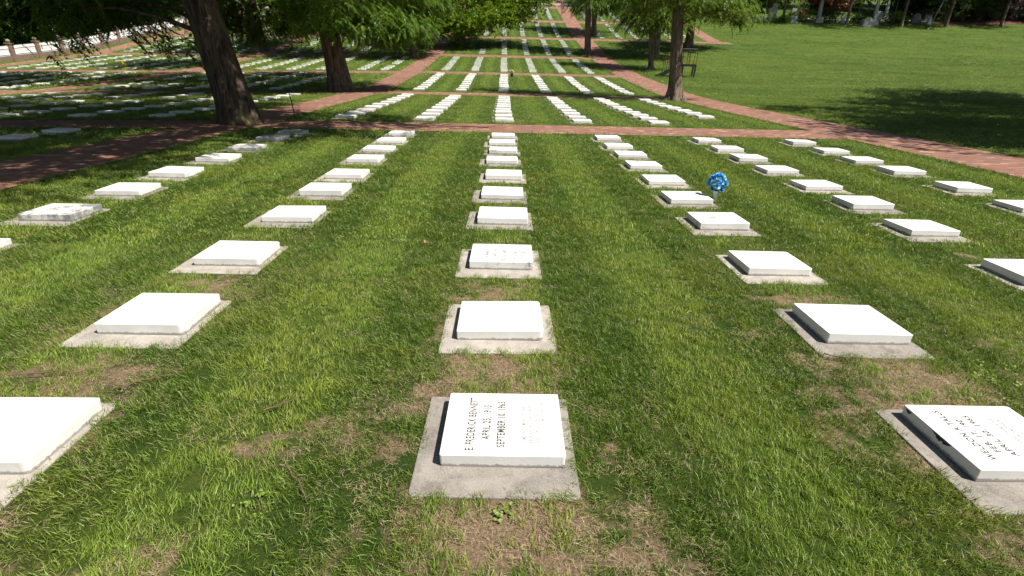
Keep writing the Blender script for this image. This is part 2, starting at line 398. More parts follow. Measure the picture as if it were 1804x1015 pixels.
for k in range(1, 7):
    y0 = 1.98 + PITCH * k + (.1 if k > 1 else 0)
    for c, x in CENTRE.items():
        for r in range(10):
            if k == 1 and c == 3 and r < 2: continue
            if k == 4 and c == -2: continue
            if k == 4 and c == -1 and r > 2: continue
            stones.append([x + jr.uniform(-.04, .04), y0 + 1.345 * r + jr.uniform(-.06, .06), k, c, r,
                           '%s from the near end, %s, %s' % (ORD[r], COLNAME[c], PLOT[k])])
    for j in range(6):
        cols = [('left plot', -25.14 + 2.67 * j), ('fence plot', -44.94 + 2.67 * j)]
        if k >= 5: cols.append(('hill plot', 14.46 + 2.67 * j))
        if k == 3: cols[0] = (cols[0][0], [-25.1, -22.3, -19.6, -16.9, -13.1, -11.0][j])
        for nm, x in cols:
            if k == 2 and nm == 'left plot' and j == 5: continue
            for r in range(10):
                if jr.random() < .06: continue
                stones.append([x + jr.uniform(-.05, .05), y0 + 1.345 * r + jr.uniform(-.07, .07), k, 10 + j, r,
                               '%s from near end, %s line of the %s, %s block' % (ORD[r], ORD[j], nm, ORD[k])])
for j, x in enumerate([-17.13, -14.46, -11.79]):
    for r in range(5, 10):
        stones.append([x, 1.98 + 1.345 * r, 0, 20 + j, r, 'beside the left walk, %s of the %s line from it' % (ORD[r], ORD[2 - j])])
vis = []
for s in stones:
    u, v, d = proj(s[0], s[1] + .25, float(tz(s[0], s[1])) + .05)
    if d > 0 and -60 - 600 / d < u < 1864 + 600 / d and -15 < v < 1250: vis.append((d, s))
vis.sort(key=lambda q: q[0])
print('stones in view', len(vis))

def slab_mesh(name, w_, d_, h_, bev, rough=0.0, seed=0):
    mb = MB(); mb.box((0, d_ / 2, h_ / 2), (w_, d_, h_), taper=1.006)
    me = bpy.data.meshes.new(name); me.from_pydata(mb.V, [], mb.F)
    bm = bmesh.new(); bm.from_mesh(me)
    bmesh.ops.recalc_face_normals(bm, faces=bm.faces)
    if rough:
        ve = [e for e in bm.edges if abs(e.verts[0].co.z - e.verts[1].co.z) > h_ * .5]
        rr = random.Random(seed)
        for e in ve: bmesh.ops.bevel(bm, geom=[e], offset=rr.choice([.006, .012, .03]), segments=4, profile=.5, affect='EDGES')
        te = [e for e in bm.edges if all(v.co.z > h_ * .9 for v in e.verts)]
        bmesh.ops.bevel(bm, geom=te, offset=bev, segments=2, profile=.5, affect='EDGES')
    else:
        bmesh.ops.bevel(bm, geom=bm.edges[:], offset=bev, segments=2, profile=.5, affect='EDGES')
    bm.to_mesh(me); bm.free()
    return me
slab_meshes = []
for i in range(5):
    me = slab_mesh('marble_slab', GW + random.uniform(-.012, .012), GD + random.uniform(-.01, .02), .083 + random.uniform(-.004, .006), .004, 1, i)
    slab_meshes.append(me)
base_meshes = []
for i in range(5):
    me = slab_mesh('concrete_base', .81 + .012 * (i % 3), .775, .075, .006, 1, i + 20)
    for v in me.vertices: v.co.z -= .064
    base_meshes.append(me)
base_by = {}
def base_variant(i, m):
    if (i, m) not in base_by:
        me = base_meshes[i].copy(); me.materials.append([mat_concrete, mat_concrete_old, mat_concrete_pale][m]); base_by[(i, m)] = me
    return base_by[(i, m)]
slab_by = {}
def slab_variant(i, m):
    if (i, m) not in slab_by:
        me = slab_meshes[i].copy(); me.materials.append(mat_marble[m]); slab_by[(i, m)] = me
    return slab_by[(i, m)]
STAIN = {(0, -2, 3): 2, (0, 0, 2): 1, (0, 0, 7): 1, (0, 0, 6): 1, (0, -1, 6): 1, (0, -2, 8): 2, (0, -2, 9): 2, (0, -2, 7): 2, (0, 1, 6): 1, (0, 0, 8): 0, (0, 0, 0): 0, (0, -1, 1): 0, (0, 1, 1): 0, (0, 1, 3): 1, (0, 2, 3): 1}
bases = []   # exclusion rectangles for the grass
SP = {(0, 0, 0): 'white marble slab engraved with dark name and dates, nearest in centre line',
      (0, 1, 0): 'white marble slab cut off by right edge, dark lettering and black side blotch, front row',
      (0, -1, 0): 'plain white marble slab cut off by the left edge of the photo, front row',
      (0, 0, 1): 'blank white marble slab directly behind the engraved one nearest in the centre line',
      (0, 0, 2): 'white marble slab with worn grey lettering, third back in the centre line',
      (0, -2, 3): 'grey mottled weathered marble slab at far left with dark blotches on top',
      (0, 1, 5): 'white marble slab with the blue bouquet standing at its right edge',
      (0, 1, 4): 'white marble slab just in front of the slab with the blue bouquet',
      (0, -1, 1): 'white marble slab with faint lettering left, second from the near end in its line',
      (0, 1, 1): 'plain white marble slab on wide concrete base, behind the lettered slab at right edge'}
marker = {}
NB = min(300, len(vis))
for n_, (d, s) in enumerate(vis[:NB]):
    x, y, k, c, r, lb = s
    z = float(tz(x, y + .25)); q = (k, c, r)
    mt = STAIN.get(q, None)
    if mt is None: mt = 0 if k == 0 else random.choice([0, 0, 0, 0, 0, 0, 1, 1] if c < 10 else [0, 0, 0, 1])
    sv = random.randrange(5) if k else (hash((c * 7 + r * 3)) % 5)
    slope = math.atan2(float(tz(x, y + .5) - tz(x, y)), .5); rz = jr.uniform(-.018, .018)
    label = SP.get(q, 'flat marble grave slab, ' + lb)
    grp = 'flat marble grave slabs on the lawn'
    if k == 0 or (k == 1 and c < 10):
        root = empty('grave_marker', (x, y, z), label, 'gravestone', grp, rz)
        sb = bpy.data.objects.new('marble_slab', slab_variant(sv, mt)); COL.objects.link(sb); sb.parent = root
        sb.location = (0, 0, .0125); sb.scale = (1, 1, .86 if q == (0, 0, 0) else jr.uniform(.88, 1.08)); sb.rotation_euler = (jr.uniform(-.010, .010), jr.uniform(-.014, .014), 0)
        bs = bpy.data.objects.new('concrete_base', base_variant((c + r * 2) % 5, 1 if q in ((0, 0, 0), (0, 1, 0)) else 2 if q in ((0, -1, 0), (0, -1, 1), (0, -1, 2), (0, 0, 1), (0, 1, 2)) else (c * 3 + r) % 3)); COL.objects.link(bs); bs.parent = root
        bx, by = (-.034, -.195) if q == (0, 0, 0) else (jr.uniform(-.07, -.035) if c < 0 else jr.uniform(-.05, -.01), jr.uniform(-.21, -.17))
        if k == 1: bs.scale = (.93, .9, 1)
        bs.location = (bx, by, 0)
        bases.append((x + bx, y + by + .388, .41, .388)); marker[q] = (root, sb)
    else:
        o = bpy.data.objects.new('grave_marker', slab_variant(sv, mt)); COL.objects.link(o)
        o.scale = (1.03, 1.28, 1.35) if k > 1 else (1, 1, 1.1); o.location = (x, y, z - .005); o.rotation_euler = (slope, 0, rz); tag(o, label, 'gravestone', grp)
        bases.append((x, y + .26, .34, .28))
mb = MB()
for d, (x, y, k, c, r, lb) in vis[NB:]:
    mb.box((x, y + .30, float(tz(x, y + .30)) + .04), (GW + .03, GD + .14, .14)); bases.append((x, y + .26, .34, .28))
if vis[NB:]:
    o = mb.build('grave_markers', mat_marble_far); tag(o, 'distant white marble grave slabs in lines up the far hill', 'gravestones', kind='stuff')

# lettering
def letters(txt, size, x, y, z, mat, parent, maxlen=None, name='inscription'):
    cu = bpy.data.curves.new('txt', 'FONT'); cu.body = txt; cu.size = size; cu.space_character = 1.12; cu.align_x = 'LEFT'; cu.resolution_u = 3; cu.offset = .0012 * size / .05
    ob = bpy.data.objects.new('txt', cu); COL.objects.link(ob)
    dg = bpy.context.evaluated_depsgraph_get(); me = bpy.data.meshes.new_from_object(ob.evaluated_get(dg))
    bpy.data.objects.remove(ob); bpy.data.curves.remove(cu)
    co = np.empty(len(me.vertices) * 3, np.float32); me.vertices.foreach_get('co', co); co = co.reshape(-1, 3)
    fx = 1.0
    if maxlen: fx = maxlen / max(1e-6, co[:, 0].max() - co[:, 0].min())
    a = co.copy(); a[:, 0] = x - co[:, 1]; a[:, 1] = y + (co[:, 0] - co[:, 0].min()) * fx; a[:, 2] = z
    F_ = [tuple(p.vertices) for p in me.polygons]; bpy.data.meshes.remove(me)
    return a, F_
def inscribe(q, lines, mat, name='inscription'):
    root, sb = marker[q]
    zt = max(v.co.z for v in sb.data.vertices) + .0009
    for txt, size, x, y, ln in lines:
        a, F_ = letters(txt, size, x, y, zt, mat, sb, ln)
        me = bpy.data.meshes.new(name); me.from_pydata([tuple(map(float, v)) for v in a], [], F_); me.materials.append(mat)
        o = bpy.data.objects.new(name, me); COL.objects.link(o); o.parent = sb
inscribe((0, 0, 0), [('E. FREDERICK BENNETT', .060, -.150, .035, .435), ('APRIL 25, 1913', .058, -.070, .115, .285), ('SEPTEMBER 10, 1965', .058, .008, .06, .375)], mat_ink)
inscribe((0, 0, 0), [('COME UNTO ME ALL YE THAT', .031, .12, .085, .32), ('LABOR AND ARE HEAVY LADEN', .031, .155, .08, .33), ('AND I WILL GIVE YOU REST', .031, .19, .10, .30), ('MATTHEW 11:28', .022, .222, .27, .16)], mat_ink2)
inscribe((0, 1, 0), [('WELDON A TALLS', .052, -.155, .07, .40), ('FEB. 17, 1901', .048, -.085, .13, .28), ('APRIL 30, 1965', .048, -.015, .10, .33)], mat_ink)
inscribe((0, 1, 0), [('AND HE SHALL WIPE AWAY', .026, .10, .10, .32), ('ALL TEARS FROM THEIR', .026, .14, .10, .30), ('EYES', .026, .18, .22, .07)], mat_ink2)
mat_faint = simple('faint_lettering', (.52, .515, .50), .8, .1, .2, 200)
inscribe((0, 0, 2), [('IN MEMORY', .05, -.13, .12, .26), ('1882  1961', .05, -.05, .14, .24), ('AT REST', .045, .05, .16, .2)], mat_ink2)
for q in ((0, -1, 1), (0, 1, 3), (0, 2, 3), (0, 0, 6), (0, 0, 7), (0, -1, 6), (0, 1, 6), (0, 2, 2)):
    if q in marker: inscribe(q, [('IN MEMORY', .05, -.14, .10, .30), ('BORN 1890', .045, -.06, .12, .25), ('DIED 1964', .045, .02, .12, .25)], mat_faint)
# dark blotches of growth on edges
def blotch(q, pts):
    root, sb = marker[q]; rr = random.Random(5)
    for (cx, cy, cz, nx, ny, L, hgt) in pts:
        mb_ = MB(); n = 14; V = []
        for i in range(n + 1):
            tt = i / n - .5; up_ = hgt * (1 - (2 * tt) ** 2) * rr.uniform(.5, 1.2) + .001
            for sgn in (0, 1):
                px = cx + (tt * L if ny else nx * .0012); py = cy + (tt * L if nx else ny * .0012)
                V.append((px, py, cz - sgn * up_))
        mb_.add(V, [(2 * i, 2 * i + 1, 2 * i + 3, 2 * i + 2) for i in range(n)])
        me = bpy.data.meshes.new('dark_growth'); me.from_pydata(mb_.V, [], mb_.F); me.materials.append(mat_stain)
        o = bpy.data.objects.new('dark_growth', me); COL.objects.link(o); o.parent = sb
wv = lambda q: max(v.co.x for v in marker[q][1].data.vertices)
hv = lambda q: max(v.co.z for v in marker[q][1].data.vertices)
blotch((0, 0, 0), [(-.06, 0, hv((0, 0, 0)) - .004, 0, -1, .09, .009)])
blotch((0, 1, 0), [(-wv((0, 1, 0)), .24, hv((0, 1, 0)) - .006, -1, 0, .13, .026), (-wv((0, 1, 0)), .48, hv((0, 1, 0)) - .01, -1, 0, .05, .02), (-.08, 0, hv((0, 1, 0)) - .006, 0, -1, .13, .009)])

BR = np.array(bases)
def on_base(x, y, m=0.0):
    r = np.zeros(len(x), bool)
    order = np.argsort(BR[:, 1]); B = BR[order]
    lo = np.searchsorted(B[:, 1], y - .8); hi = np.searchsorted(B[:, 1], y + .8)
    mx = int((hi - lo).max()) if len(x) else 0
    for j in range(mx):
        i = np.minimum(lo + j, len(B) - 1)
        r |= (lo + j < hi) & (np.abs(x - B[i, 0]) < B[i, 2] + m) & (np.abs(y - B[i, 1]) < B[i, 3] + m)
    return r

# ------------------------------------------------------------------ bare ground field
def bare(x0, y0):
    x = x0 + (fbm(x0, y0, 1.6, 21) - .5) * .55; y = y0 + (fbm(x0, y0, 1.6, 33) - .5) * .55
    d = np.zeros(np.shape(x))
    for c, L in K0.items():
        for i, e in enumerate(L):
            if e is None: continue
            wgt = max(.06, (.62 if i < 2 else .38 if i < 3 else .22 if i < 5 else .1))
            cy = e[1] - .45; cy2 = e[1] + .75
            for yy, ws in ((cy, 1.0), (cy2, .9)):
                if i == 0 and yy < e[1]: ws = 1.1
                d = np.maximum(d, wgt * ws * np.exp(-((x - e[0]) / .66) ** 2 - ((y - yy) / .42) ** 2))
            d = np.maximum(d, wgt * .75 * np.exp(-((np.abs(x - e[0]) - .47) / .13) ** 2 - ((y - e[1] - .2) / .42) ** 4))
    d = np.maximum(d, .62 * np.clip(1 - y / 6.0, 0, 1) * np.clip((vnoise(x, y, 2.6, 2) - .5) / .3, 0, 1))
    # scuffed earth round the trunks
    for tx, ty, tr in ((-8.1, 16.6, 1.8), (-10.2, 34.4, 1.5), (9.9, 31.2, .9), (10.2, 68.8, .8)):
        d = np.maximum(d, .75 * np.exp(-((x - tx) ** 2 + (y - ty) ** 2) / tr ** 2))
    return d

def spaced(segs):
    o = []
    for a, b, st in segs: o += list(np.arange(a, b, st))
    return np.array(o + [segs[-1][1]])
xs = spaced([(-170, -60, 6), (-60, -12, 1.0), (-12, 12, .15), (12, 60, 1.0), (60, 210, 6)])
ys = spaced([(-30, 0, 2), (0, 12, .15), (12, 24, .35), (24, 130, 1.0), (130, 300, 6)])
X, Y = np.meshgrid(xs, ys)
V = np.stack([X, Y, tz(X, Y)], -1).reshape(-1, 3)
i = np.arange(X.size).reshape(X.shape)
Fq = np.stack([i[:-1, :-1], i[:-1, 1:], i[1:, 1:], i[1:, :-1]], -1).reshape(-1, 4)
ground = mesh_obj('ground', V, Fq, mat_ground, smooth=True); tag(ground, kind='structure')
at = ground.data.attributes.new('bare', 'FLOAT', 'POINT'); at.data.foreach_set('value', (bare(X, Y) + .12 * np.clip(1 - Y / 9, 0, 1)).ravel().astype(np.float32))

# ------------------------------------------------------------------ grass as instanced tufts
src = bpy.data.collections.new('tufts')
def tuft(name, n, rad, h, wid, lean, mat, flat=False, seed=0):
    g = np.random.default_rng(seed); V = []; F_ = []
    for b in range(n):
        a = g.uniform(0, 2 * math.pi); rr = rad * math.sqrt(g.random()); bx, by = rr * math.cos(a), rr * math.sin(a)
        hh = h * g.uniform(.55, 1.15); dr = g.uniform(0, 2 * math.pi); ln = lean * g.uniform(.2, 1.3) * hh
        dx, dy = math.cos(dr), math.sin(dr); sx, sy = -dy * wid / 2, dx * wid / 2
        tw = g.uniform(-.5, .5); sx2, sy2 = sx * math.cos(tw) - sy * math.sin(tw), sx * math.sin(tw) + sy * math.cos(tw)
        if flat:
            L = hh * 1.0; z0 = g.uniform(.002, .014); z1 = g.uniform(.002, .016)
            p0 = (bx, by, z0); p1 = (bx + dx * L / 2, by + dy * L / 2, max(z0, z1) + .004); p2 = (bx + dx * L + sy, by + dy * L, z1)
        else:
            p0 = (bx, by, -.006); p1 = (bx + dx * ln * .35, by + dy * ln * .35, hh * .58); p2 = (bx + dx * ln, by + dy * ln, hh * (1 - .12 * min(2, lean)))
        k = len(V)
        V += [(p0[0] - sx, p0[1] - sy, p0[2]), (p0[0] + sx, p0[1] + sy, p0[2]), (p1[0] + sx2 * .85, p1[1] + sy2 * .85, p1[2]), (p1[0] - sx2 * .85, p1[1] - sy2 * .85, p1[2]), (p2[0], p2[1], p2[2])]
        F_ += [(k, k + 1, k + 2, k + 3), (k + 3, k + 2, k + 4)]
    me = bpy.data.meshes.new(name); me.from_pydata(V, [], F_); me.materials.append(mat)
    a_ = me.attributes.new('blade', 'FLOAT', 'POINT'); a_.data.foreach_set('value', np.repeat(g.random(n), 5).astype(np.float32)); return me
def leafy(name, n, seed):
    g = np.random.default_rng(seed); V = []; F_ = []
    for b in range(n):
        a = g.uniform(0, 2 * math.pi); r = g.uniform(.01, .05); z = g.uniform(.015, .035); s_ = g.uniform(.007, .013)
        cx, cy = r * math.cos(a), r * math.sin(a); k = len(V); tx, ty = g.uniform(-.5, .5, 2)
        V.append((cx, cy, z - .003)); m = 7
        for j in range(m):
            q = a + 2 * math.pi * j / m; rr = s_ * (1 if j % 2 else .86); ox, oy = rr * math.cos(q), rr * math.sin(q)
            V.append((cx + ox, cy + oy, z + ox * tx + oy * ty))
        F_ += [(k, k + 1 + j, k + 1 + (j + 1) % m) for j in range(m)]
    me = bpy.data.meshes.new(name); me.from_pydata(V, [], F_); me.materials.append(mat_weed); return me

def scatter(name, meshes, P, rot, scl, idx, label, cat):
    coll = bpy.data.collections.new(name + '_source')
    for j, m_ in enumerate(meshes):
        o = bpy.data.objects.new('%s_%02d' % (name + '_tuft', j), m_); coll.objects.link(o)
    me = bpy.data.meshes.new(name); me.vertices.add(len(P)); me.vertices.foreach_set('co', P.astype(np.float32).ravel())
    a = me.attributes.new('rot', 'FLOAT_VECTOR', 'POINT'); a.data.foreach_set('vector', rot.astype(np.float32).ravel())
    a = me.attributes.new('sc', 'FLOAT_VECTOR', 'POINT'); a.data.foreach_set('vector', scl.astype(np.float32).ravel())
    a = me.attributes.new('idx', 'INT', 'POINT'); a.data.foreach_set('value', idx.astype(np.int32))
    o = bpy.data.objects.new(name, me); COL.objects.link(o); tag(o, label, cat, kind='stuff')
    ng = bpy.data.node_groups.new(name, 'GeometryNodeTree')
    ng.interface.new_socket('Geometry', in_out='INPUT', socket_type='NodeSocketGeometry'); ng.interface.new_socket('Geometry', in_out='OUTPUT', socket_type='NodeSocketGeometry')
    gi = ng.nodes.new('NodeGroupInput'); go = ng.nodes.new('NodeGroupOutput'); ip = ng.nodes.new('GeometryNodeInstanceOnPoints')
    ci = ng.nodes.new('GeometryNodeCollectionInfo'); ci.inputs['Collection'].default_value = coll
    ci.inputs['Separate Children'].default_value = True; ci.inputs['Reset Children'].default_value = True
    ip.inputs['Pick Instance'].default_value = True
    for nm, ty, sock in (('rot', 'FLOAT_VECTOR', 'Rotation'), ('sc', 'FLOAT_VECTOR', 'Scale'), ('idx', 'INT', 'Instance Index')):
        na = ng.nodes.new('GeometryNodeInputNamedAttribute'); na.data_type = ty; na.inputs['Name'].default_value = nm
        ng.links.new(na.outputs['Attribute'], ip.inputs[sock])
    ng.links.new(gi.outputs[0], ip.inputs['Points']); ng.links.new(ci.outputs[0], ip.inputs['Instance']); ng.links.new(ip.outputs[0], go.inputs[0])
    md = o.modifiers.new('scatter', 'NODES'); md.node_group = ng
    return o

def zone(y0, y1, dens, xm=1.6):
    """random points on the ground within the wedge the photograph (and a step beside it) can see"""
    zc = lambda y: .914 * y + .767
    wmax = zc(y1) * 1.06 + xm; n = int(2 * wmax * (y1 - y0) * dens)
    x = rng.uniform(-wmax, wmax, n); y = rng.uniform(y0, y1, n)
    k = np.abs(x) < zc(y) * 1.06 + xm
    return x[k], y[k]
PX_, PR, PS, PI_ = [], [], [], []
def add_zone(y0, y1, dens, variants, hs, edge, bare_gain):
    x, y = zone(y0, y1, dens)
    k = ~on_path(x, y, .03) & ~on_base(x, y, edge); x, y = x[k], y[k]
    b = bare(x, y) + (fbm(x, y, 2.8, 1) - .5) * 1.1 - .55 * (fbm(x, y, 6.5, 14) > .54)
    clump = fbm(x, y, 5.5, 4)
    pk = np.clip(1.25 - bare_gain * np.clip((b - .20) / .40, 0, 1), .26, 1) * np.clip(.5 + 1.5 * (clump - .25), .4, 1)
    k = rng.random(len(x)) < pk; x, y, clump, b = x[k], y[k], clump[k], b[k]
    st = np.where(x < 12.6, np.sign(np.sin((x + .35) * 2 * math.pi / 1.36)), np.sign(np.sin((y + .22 * x + fbm(x, y, .05, 8) * 9) * 1.9)) * .5); n = len(x)
    tilt = st * .40 + rng.normal(0, .26, n)
    rot = np.stack([-tilt, rng.normal(0, .24, n), rng.normal(0, .7, n)], -1)
    hgt = hs * (.55 + .95 * clump) * rng.uniform(.75, 1.25, n) * np.where(b > .35, .7, 1)
    scl = np.stack([np.full(n, 1.0), np.full(n, 1.0), hgt], -1)
    PX_.append(np.stack([x, y, tz(x, y)], -1)); PR.append(rot); PS.append(scl); PI_.append(rng.choice(variants, n))
tufts = [tuft('tuft', 14, .038, .046, .0029, .75, mat_grass, seed=i) for i in range(6)] + \
        [tuft('tuft', 17, .068, .045, .0055, .8, mat_grass, seed=10 + i) for i in range(5)] + \
        [tuft('tuft', 22, .14, .045, .011, .8, mat_grass, seed=20 + i) for i in range(4)] + \
        [tuft('tuft', 44, .36, .055, .02, .9, mat_grass, seed=30 + i) for i in range(3)]
add_zone(.4, 5.2, 900, list(range(0, 6)), .95, -.018, 1.05)
add_zone(5.2, 13, 280, list(range(6, 11)), .95, -.035, 1.0)
add_zone(13, 36, 55, list(range(11, 15)), .75, -.02, .8)
add_zone(36, 72, 9, list(range(15, 18)), .8, -.02, .5)
add_zone(72, 106, 5, list(range(15, 18)), .9, -.02, .5)
P = np.concatenate(PX_); print('tufts', len(P))
grass = scatter('grass', tufts, P, np.concatenate(PR), np.concatenate(PS), np.concatenate(PI_), 'mown green lawn grass growing between the grave slabs', 'grass')
# dead thatch
x, y = zone(.4, 8, 150); k = ~on_path(x, y, .03) & ~on_base(x, y, .0); x, y = x[k], y[k]
b = bare(x, y) + (fbm(x, y, 2.8, 1) - .5) * .9
k = rng.random(len(x)) < np.clip((b - .06) / .4, .03, 1) * np.where(y > 5, .5, 1); x, y = x[k], y[k]; n = len(x)
scatter('dry_thatch', [tuft('thatch', 14, .06, .040, .0013, 0, mat_straw, True, 40 + i) for i in range(4)], np.stack([x, y, tz(x, y)], -1),
        np.stack([rng.normal(0, .05, n), rng.normal(0, .05, n), rng.uniform(0, 6.28, n)], -1), np.repeat(rng.uniform(.7, 1.3, n)[:, None], 3, 1), rng.integers(0, 4, n),
        'dry straw coloured thatch and clippings lying on the bare soil', 'dead grass')
# broad leaved weeds
x, y = zone(.6, 5.2, 1); k = ~on_path(x, y) & ~on_base(x, y, .05); x, y = x[k], y[k]
spots = [(3.25, 2.75, .5), (3.6, 2.95, .4), (.05, 1.66, .07), (-1.1, 1.75, .1)]
wx = [x[fbm(x, y, 1.1, 9) > .72]]; wy = [y[fbm(x, y, 1.1, 9) > .72]]
for sx_, sy_, sr in spots:
    m_ = int(6 * sr / .3) + 2; wx.append(sx_ + rng.normal(0, sr * .6, m_)); wy.append(sy_ + rng.normal(0, sr * .35, m_))
x = np.concatenate(wx); y = np.concatenate(wy); k = ~on_base(x, y, .03); x, y = x[k], y[k]; n = len(x)
scatter('clover', [leafy('weed', 9, i) for i in range(4)], np.stack([x, y, tz(x, y)], -1), np.stack([np.zeros(n), np.zeros(n), rng.uniform(0, 6.28, n)], -1),
        np.repeat(rng.uniform(.55, .95, n)[:, None], 3, 1), rng.integers(0, 4, n), 'small round leaved weeds scattered in the thin turf', 'weeds')

# ------------------------------------------------------------------ trees
def trunk_mesh(r0, r1, Ht, lean, flare=1.6, seed=0, ridges=9, n=64):
    g = random.Random(seed); mb_ = MB(); V = []; F_ = []
    zs = [-.25, 0, .12, .3, .55, .9, 1.4, 2, 2.8, 3.8, 5, 6.5, 8.5, 11, 14, 18]; zs = [z for z in zs if z < Ht] + [Ht]
    ph = [g.uniform(0, 6.28) for _ in range(4)]
    for z in zs:
        tt = max(0, z) / Ht; r = r0 + (r1 - r0) * tt ** .8
        fl = (flare - 1) * math.exp(-max(0, z) / (r0 * 1.1))
        for k in range(n):
            a = 2 * math.pi * k / n + z * .08
            rr = r * (1 + fl * (1 + .35 * math.sin(5 * a + ph[0])) + .05 * math.sin(ridges * a + ph[1] + math.sin(z * .7)) + .04 * abs(math.sin(8.5 * a + ph[2] + z * .6 + .6 * math.sin(z * 2.3))) + .02 * math.sin(3 * a + ph[3] + z * .5))
            V.append((lean[0] * z + rr * math.cos(a), lean[1] * z + rr * math.sin(a), z))
    m = len(zs)
    for i_ in range(m - 1):
        for k in range(n): F_.append((i_ * n + k, i_ * n + (k + 1) % n, (i_ + 1) * n + (k + 1) % n, (i_ + 1) * n + k))
    mb_.add(V, F_); return mb_
def spray_templates(kind):
    T = []
    for s_ in range(6):
        g = np.random.default_rng(100 + s_); V = []
        if kind == 'needle':     # drooping feathery branchlet
            for j in range(26):
                tpos = (j // 2) / 13.; side = 1 if j % 2 else -1
                bx = tpos * .55; bz = -.42 * tpos ** 1.5; by = 0
                L = (.17 - .10 * tpos) * g.uniform(.7, 1.2); w_ = .024
                ang = g.uniform(.6, 1.1) * side; dx, dy = math.cos(ang), math.sin(ang); dz = g.uniform(-.9, -.1)
                p0 = np.array([bx, by, bz]); d_ = np.array([dx, dy, dz]); q = np.cross(d_, [0, 0, 1.]); q /= np.linalg.norm(q) + 1e-9; q = q + np.array([0, 0, g.uniform(-.5, .5)])
                V.append([p0 - q * w_ * .3, p0 + d_ * L * .5 - q * w_, p0 + d_ * L, p0 + d_ * L * .5 + q * w_])
        else:                    # broad leaves round a twig
            for j in range(20):
                tpos = j / 20.; p0 = np.array([tpos * .5, 0, -.08 * tpos]) + g.normal(0, .05, 3)
                d_ = unit(g.normal(0, 1, 3) + np.array([.4, 0, -.3])); q = unit(np.cross(d_, g.normal(0, 1, 3))); L = g.uniform(.09, .15); w_ = L * .36
                V.append([p0, p0 + d_ * L * .5 - q * w_, p0 + d_ * L, p0 + d_ * L * .5 + q * w_])
        T.append(np.array(V))        # (m,4,3)
    return T
TEMPL = {'needle': spray_templates('needle'), 'broad': spray_templates('broad')}
def crown_mesh(blobs, kind, seed, size=1.0):
    """blobs: (cx,cy,cz,rx,ry,rz,count) relative to the tree foot"""
    blobs = [b[:6] + (b[6] * (3.2 if kind == 'needle' else 2.4),) for b in blobs]
    g = np.random.default_rng(seed); out = []
    for cx, cy, cz, rx, ry, rz, cnt in blobs:
        nc = max(4, int(cnt / 14)); d = g.normal(0, 1, (nc, 3)); d /= np.linalg.norm(d, axis=1)[:, None]
        rad = g.uniform(.35, 1.0, nc) ** .55; cen = d * rad[:, None] * np.array([rx, ry, rz]) + np.array([cx, cy, cz])
        per = g.poisson(14, nc) + 2; sz = g.uniform(.35, .8, nc) * size
        for c_, dd, m_, s_ in zip(cen, d, per, sz):
            p = c_ + g.normal(0, 1, (m_, 3)) * np.array([s_, s_, s_ * .45])
            az = np.arctan2(dd[1], dd[0]) + g.normal(0, .8, m_); pit = g.normal(-.1, .3, m_)
            ti = g.integers(0, 6, m_); sc_ = g.uniform(.7, 1.35, m_) * size
            for j in range(m_):
                T = TEMPL[kind][ti[j]] * sc_[j]; ca, sa = math.cos(az[j]), math.sin(az[j]); cp, sp = math.cos(pit[j]), math.sin(pit[j])
                x_ = T[..., 0] * cp - T[..., 2] * sp; z_ = T[..., 0] * sp + T[..., 2] * cp; y_ = T[..., 1]
                out.append(np.stack([x_ * ca - y_ * sa + p[j, 0], x_ * sa + y_ * ca + p[j, 1], z_ + p[j, 2]], -1))
    V = np.concatenate(out).reshape(-1, 3); F_ = np.arange(len(V)).reshape(-1, 4)
    return V, F_
def limbs(mb_, blobs, lean, r0, Ht, seed):
    g = random.Random(seed)
    for cx, cy, cz, rx, ry, rz, cnt in blobs:
        for _ in range(2 if cnt > 300 else 1):
            z0 = min(Ht * .95, max(1.9, cz - abs(g.uniform(.6, 1.6)) + .3)); st = Vector((lean[0] * z0, lean[1] * z0, z0))
            e = Vector((cx + g.uniform(-.5, .5) * rx, cy + g.uniform(-.5, .5) * ry, cz + g.uniform(-.2, .4) * rz))
            mid = (st + e) / 2 + Vector((g.uniform(-.3, .3), g.uniform(-.3, .3), .35)); rr = max(.02, r0 * .16)
            mb_.tube([st, (st + mid) / 2 + Vector((0, 0, .1)), mid, (mid + e) / 2, e], [rr, rr * .8, rr * .55, rr * .35, rr * .15], 7)
def tree(name, x, y, r0, r1, Ht, lean, blobs, label, kind='needle', mat=None, bark=None, seed=1, size=1.0, flare=1.5, group=None, cat='tree'):
    z = float(tz(x, y)); root = empty(name, (x, y, z), label, cat, group)
    mb_ = trunk_mesh(r0, r1, Ht, lean, flare, seed); limbs(mb_, blobs, lean, r0, Ht, seed)
    mb_.build('trunk', bark or mat_bark, root, smooth=True)
    V, F_ = crown_mesh(blobs, kind, seed, size)
    mesh_obj('crown', V, F_, mat or mat_leaf, root)
    return root
def dome(cx, cy, cz, r, h, cnt, n=7, seed=0):
    g = random.Random(seed); o = [(cx, cy, cz, r * .6, r * .6, h * .6, cnt * .3)]
    for i_ in range(n):
        a = 2 * math.pi * i_ / n + g.uniform(-.3, .3); q = r * g.uniform(.5, .68)
        o.append((cx + q * math.cos(a), cy + q * math.sin(a), cz + g.uniform(-.35, .35) * h, r * .42, r * .42, h * .42, cnt * .7 / n))
    return o
def cone(cx, cy, z0, z1, r, cnt, n=6, lean=(0, 0)):
    return [(cx + lean[0] * (z0 + (z1 - z0) * i_ / (n - 1)), cy, z0 + (z1 - z0) * i_ / (n - 1), r * (1 - .75 * i_ / (n - 1)), r * (1 - .75 * i_ / (n - 1)), (z1 - z0) / n * .8, cnt * (1 - .7 * i_ / (n - 1)) / n * 1.5) for i_ in range(n)]

G = 'trees shading the cemetery lawn'
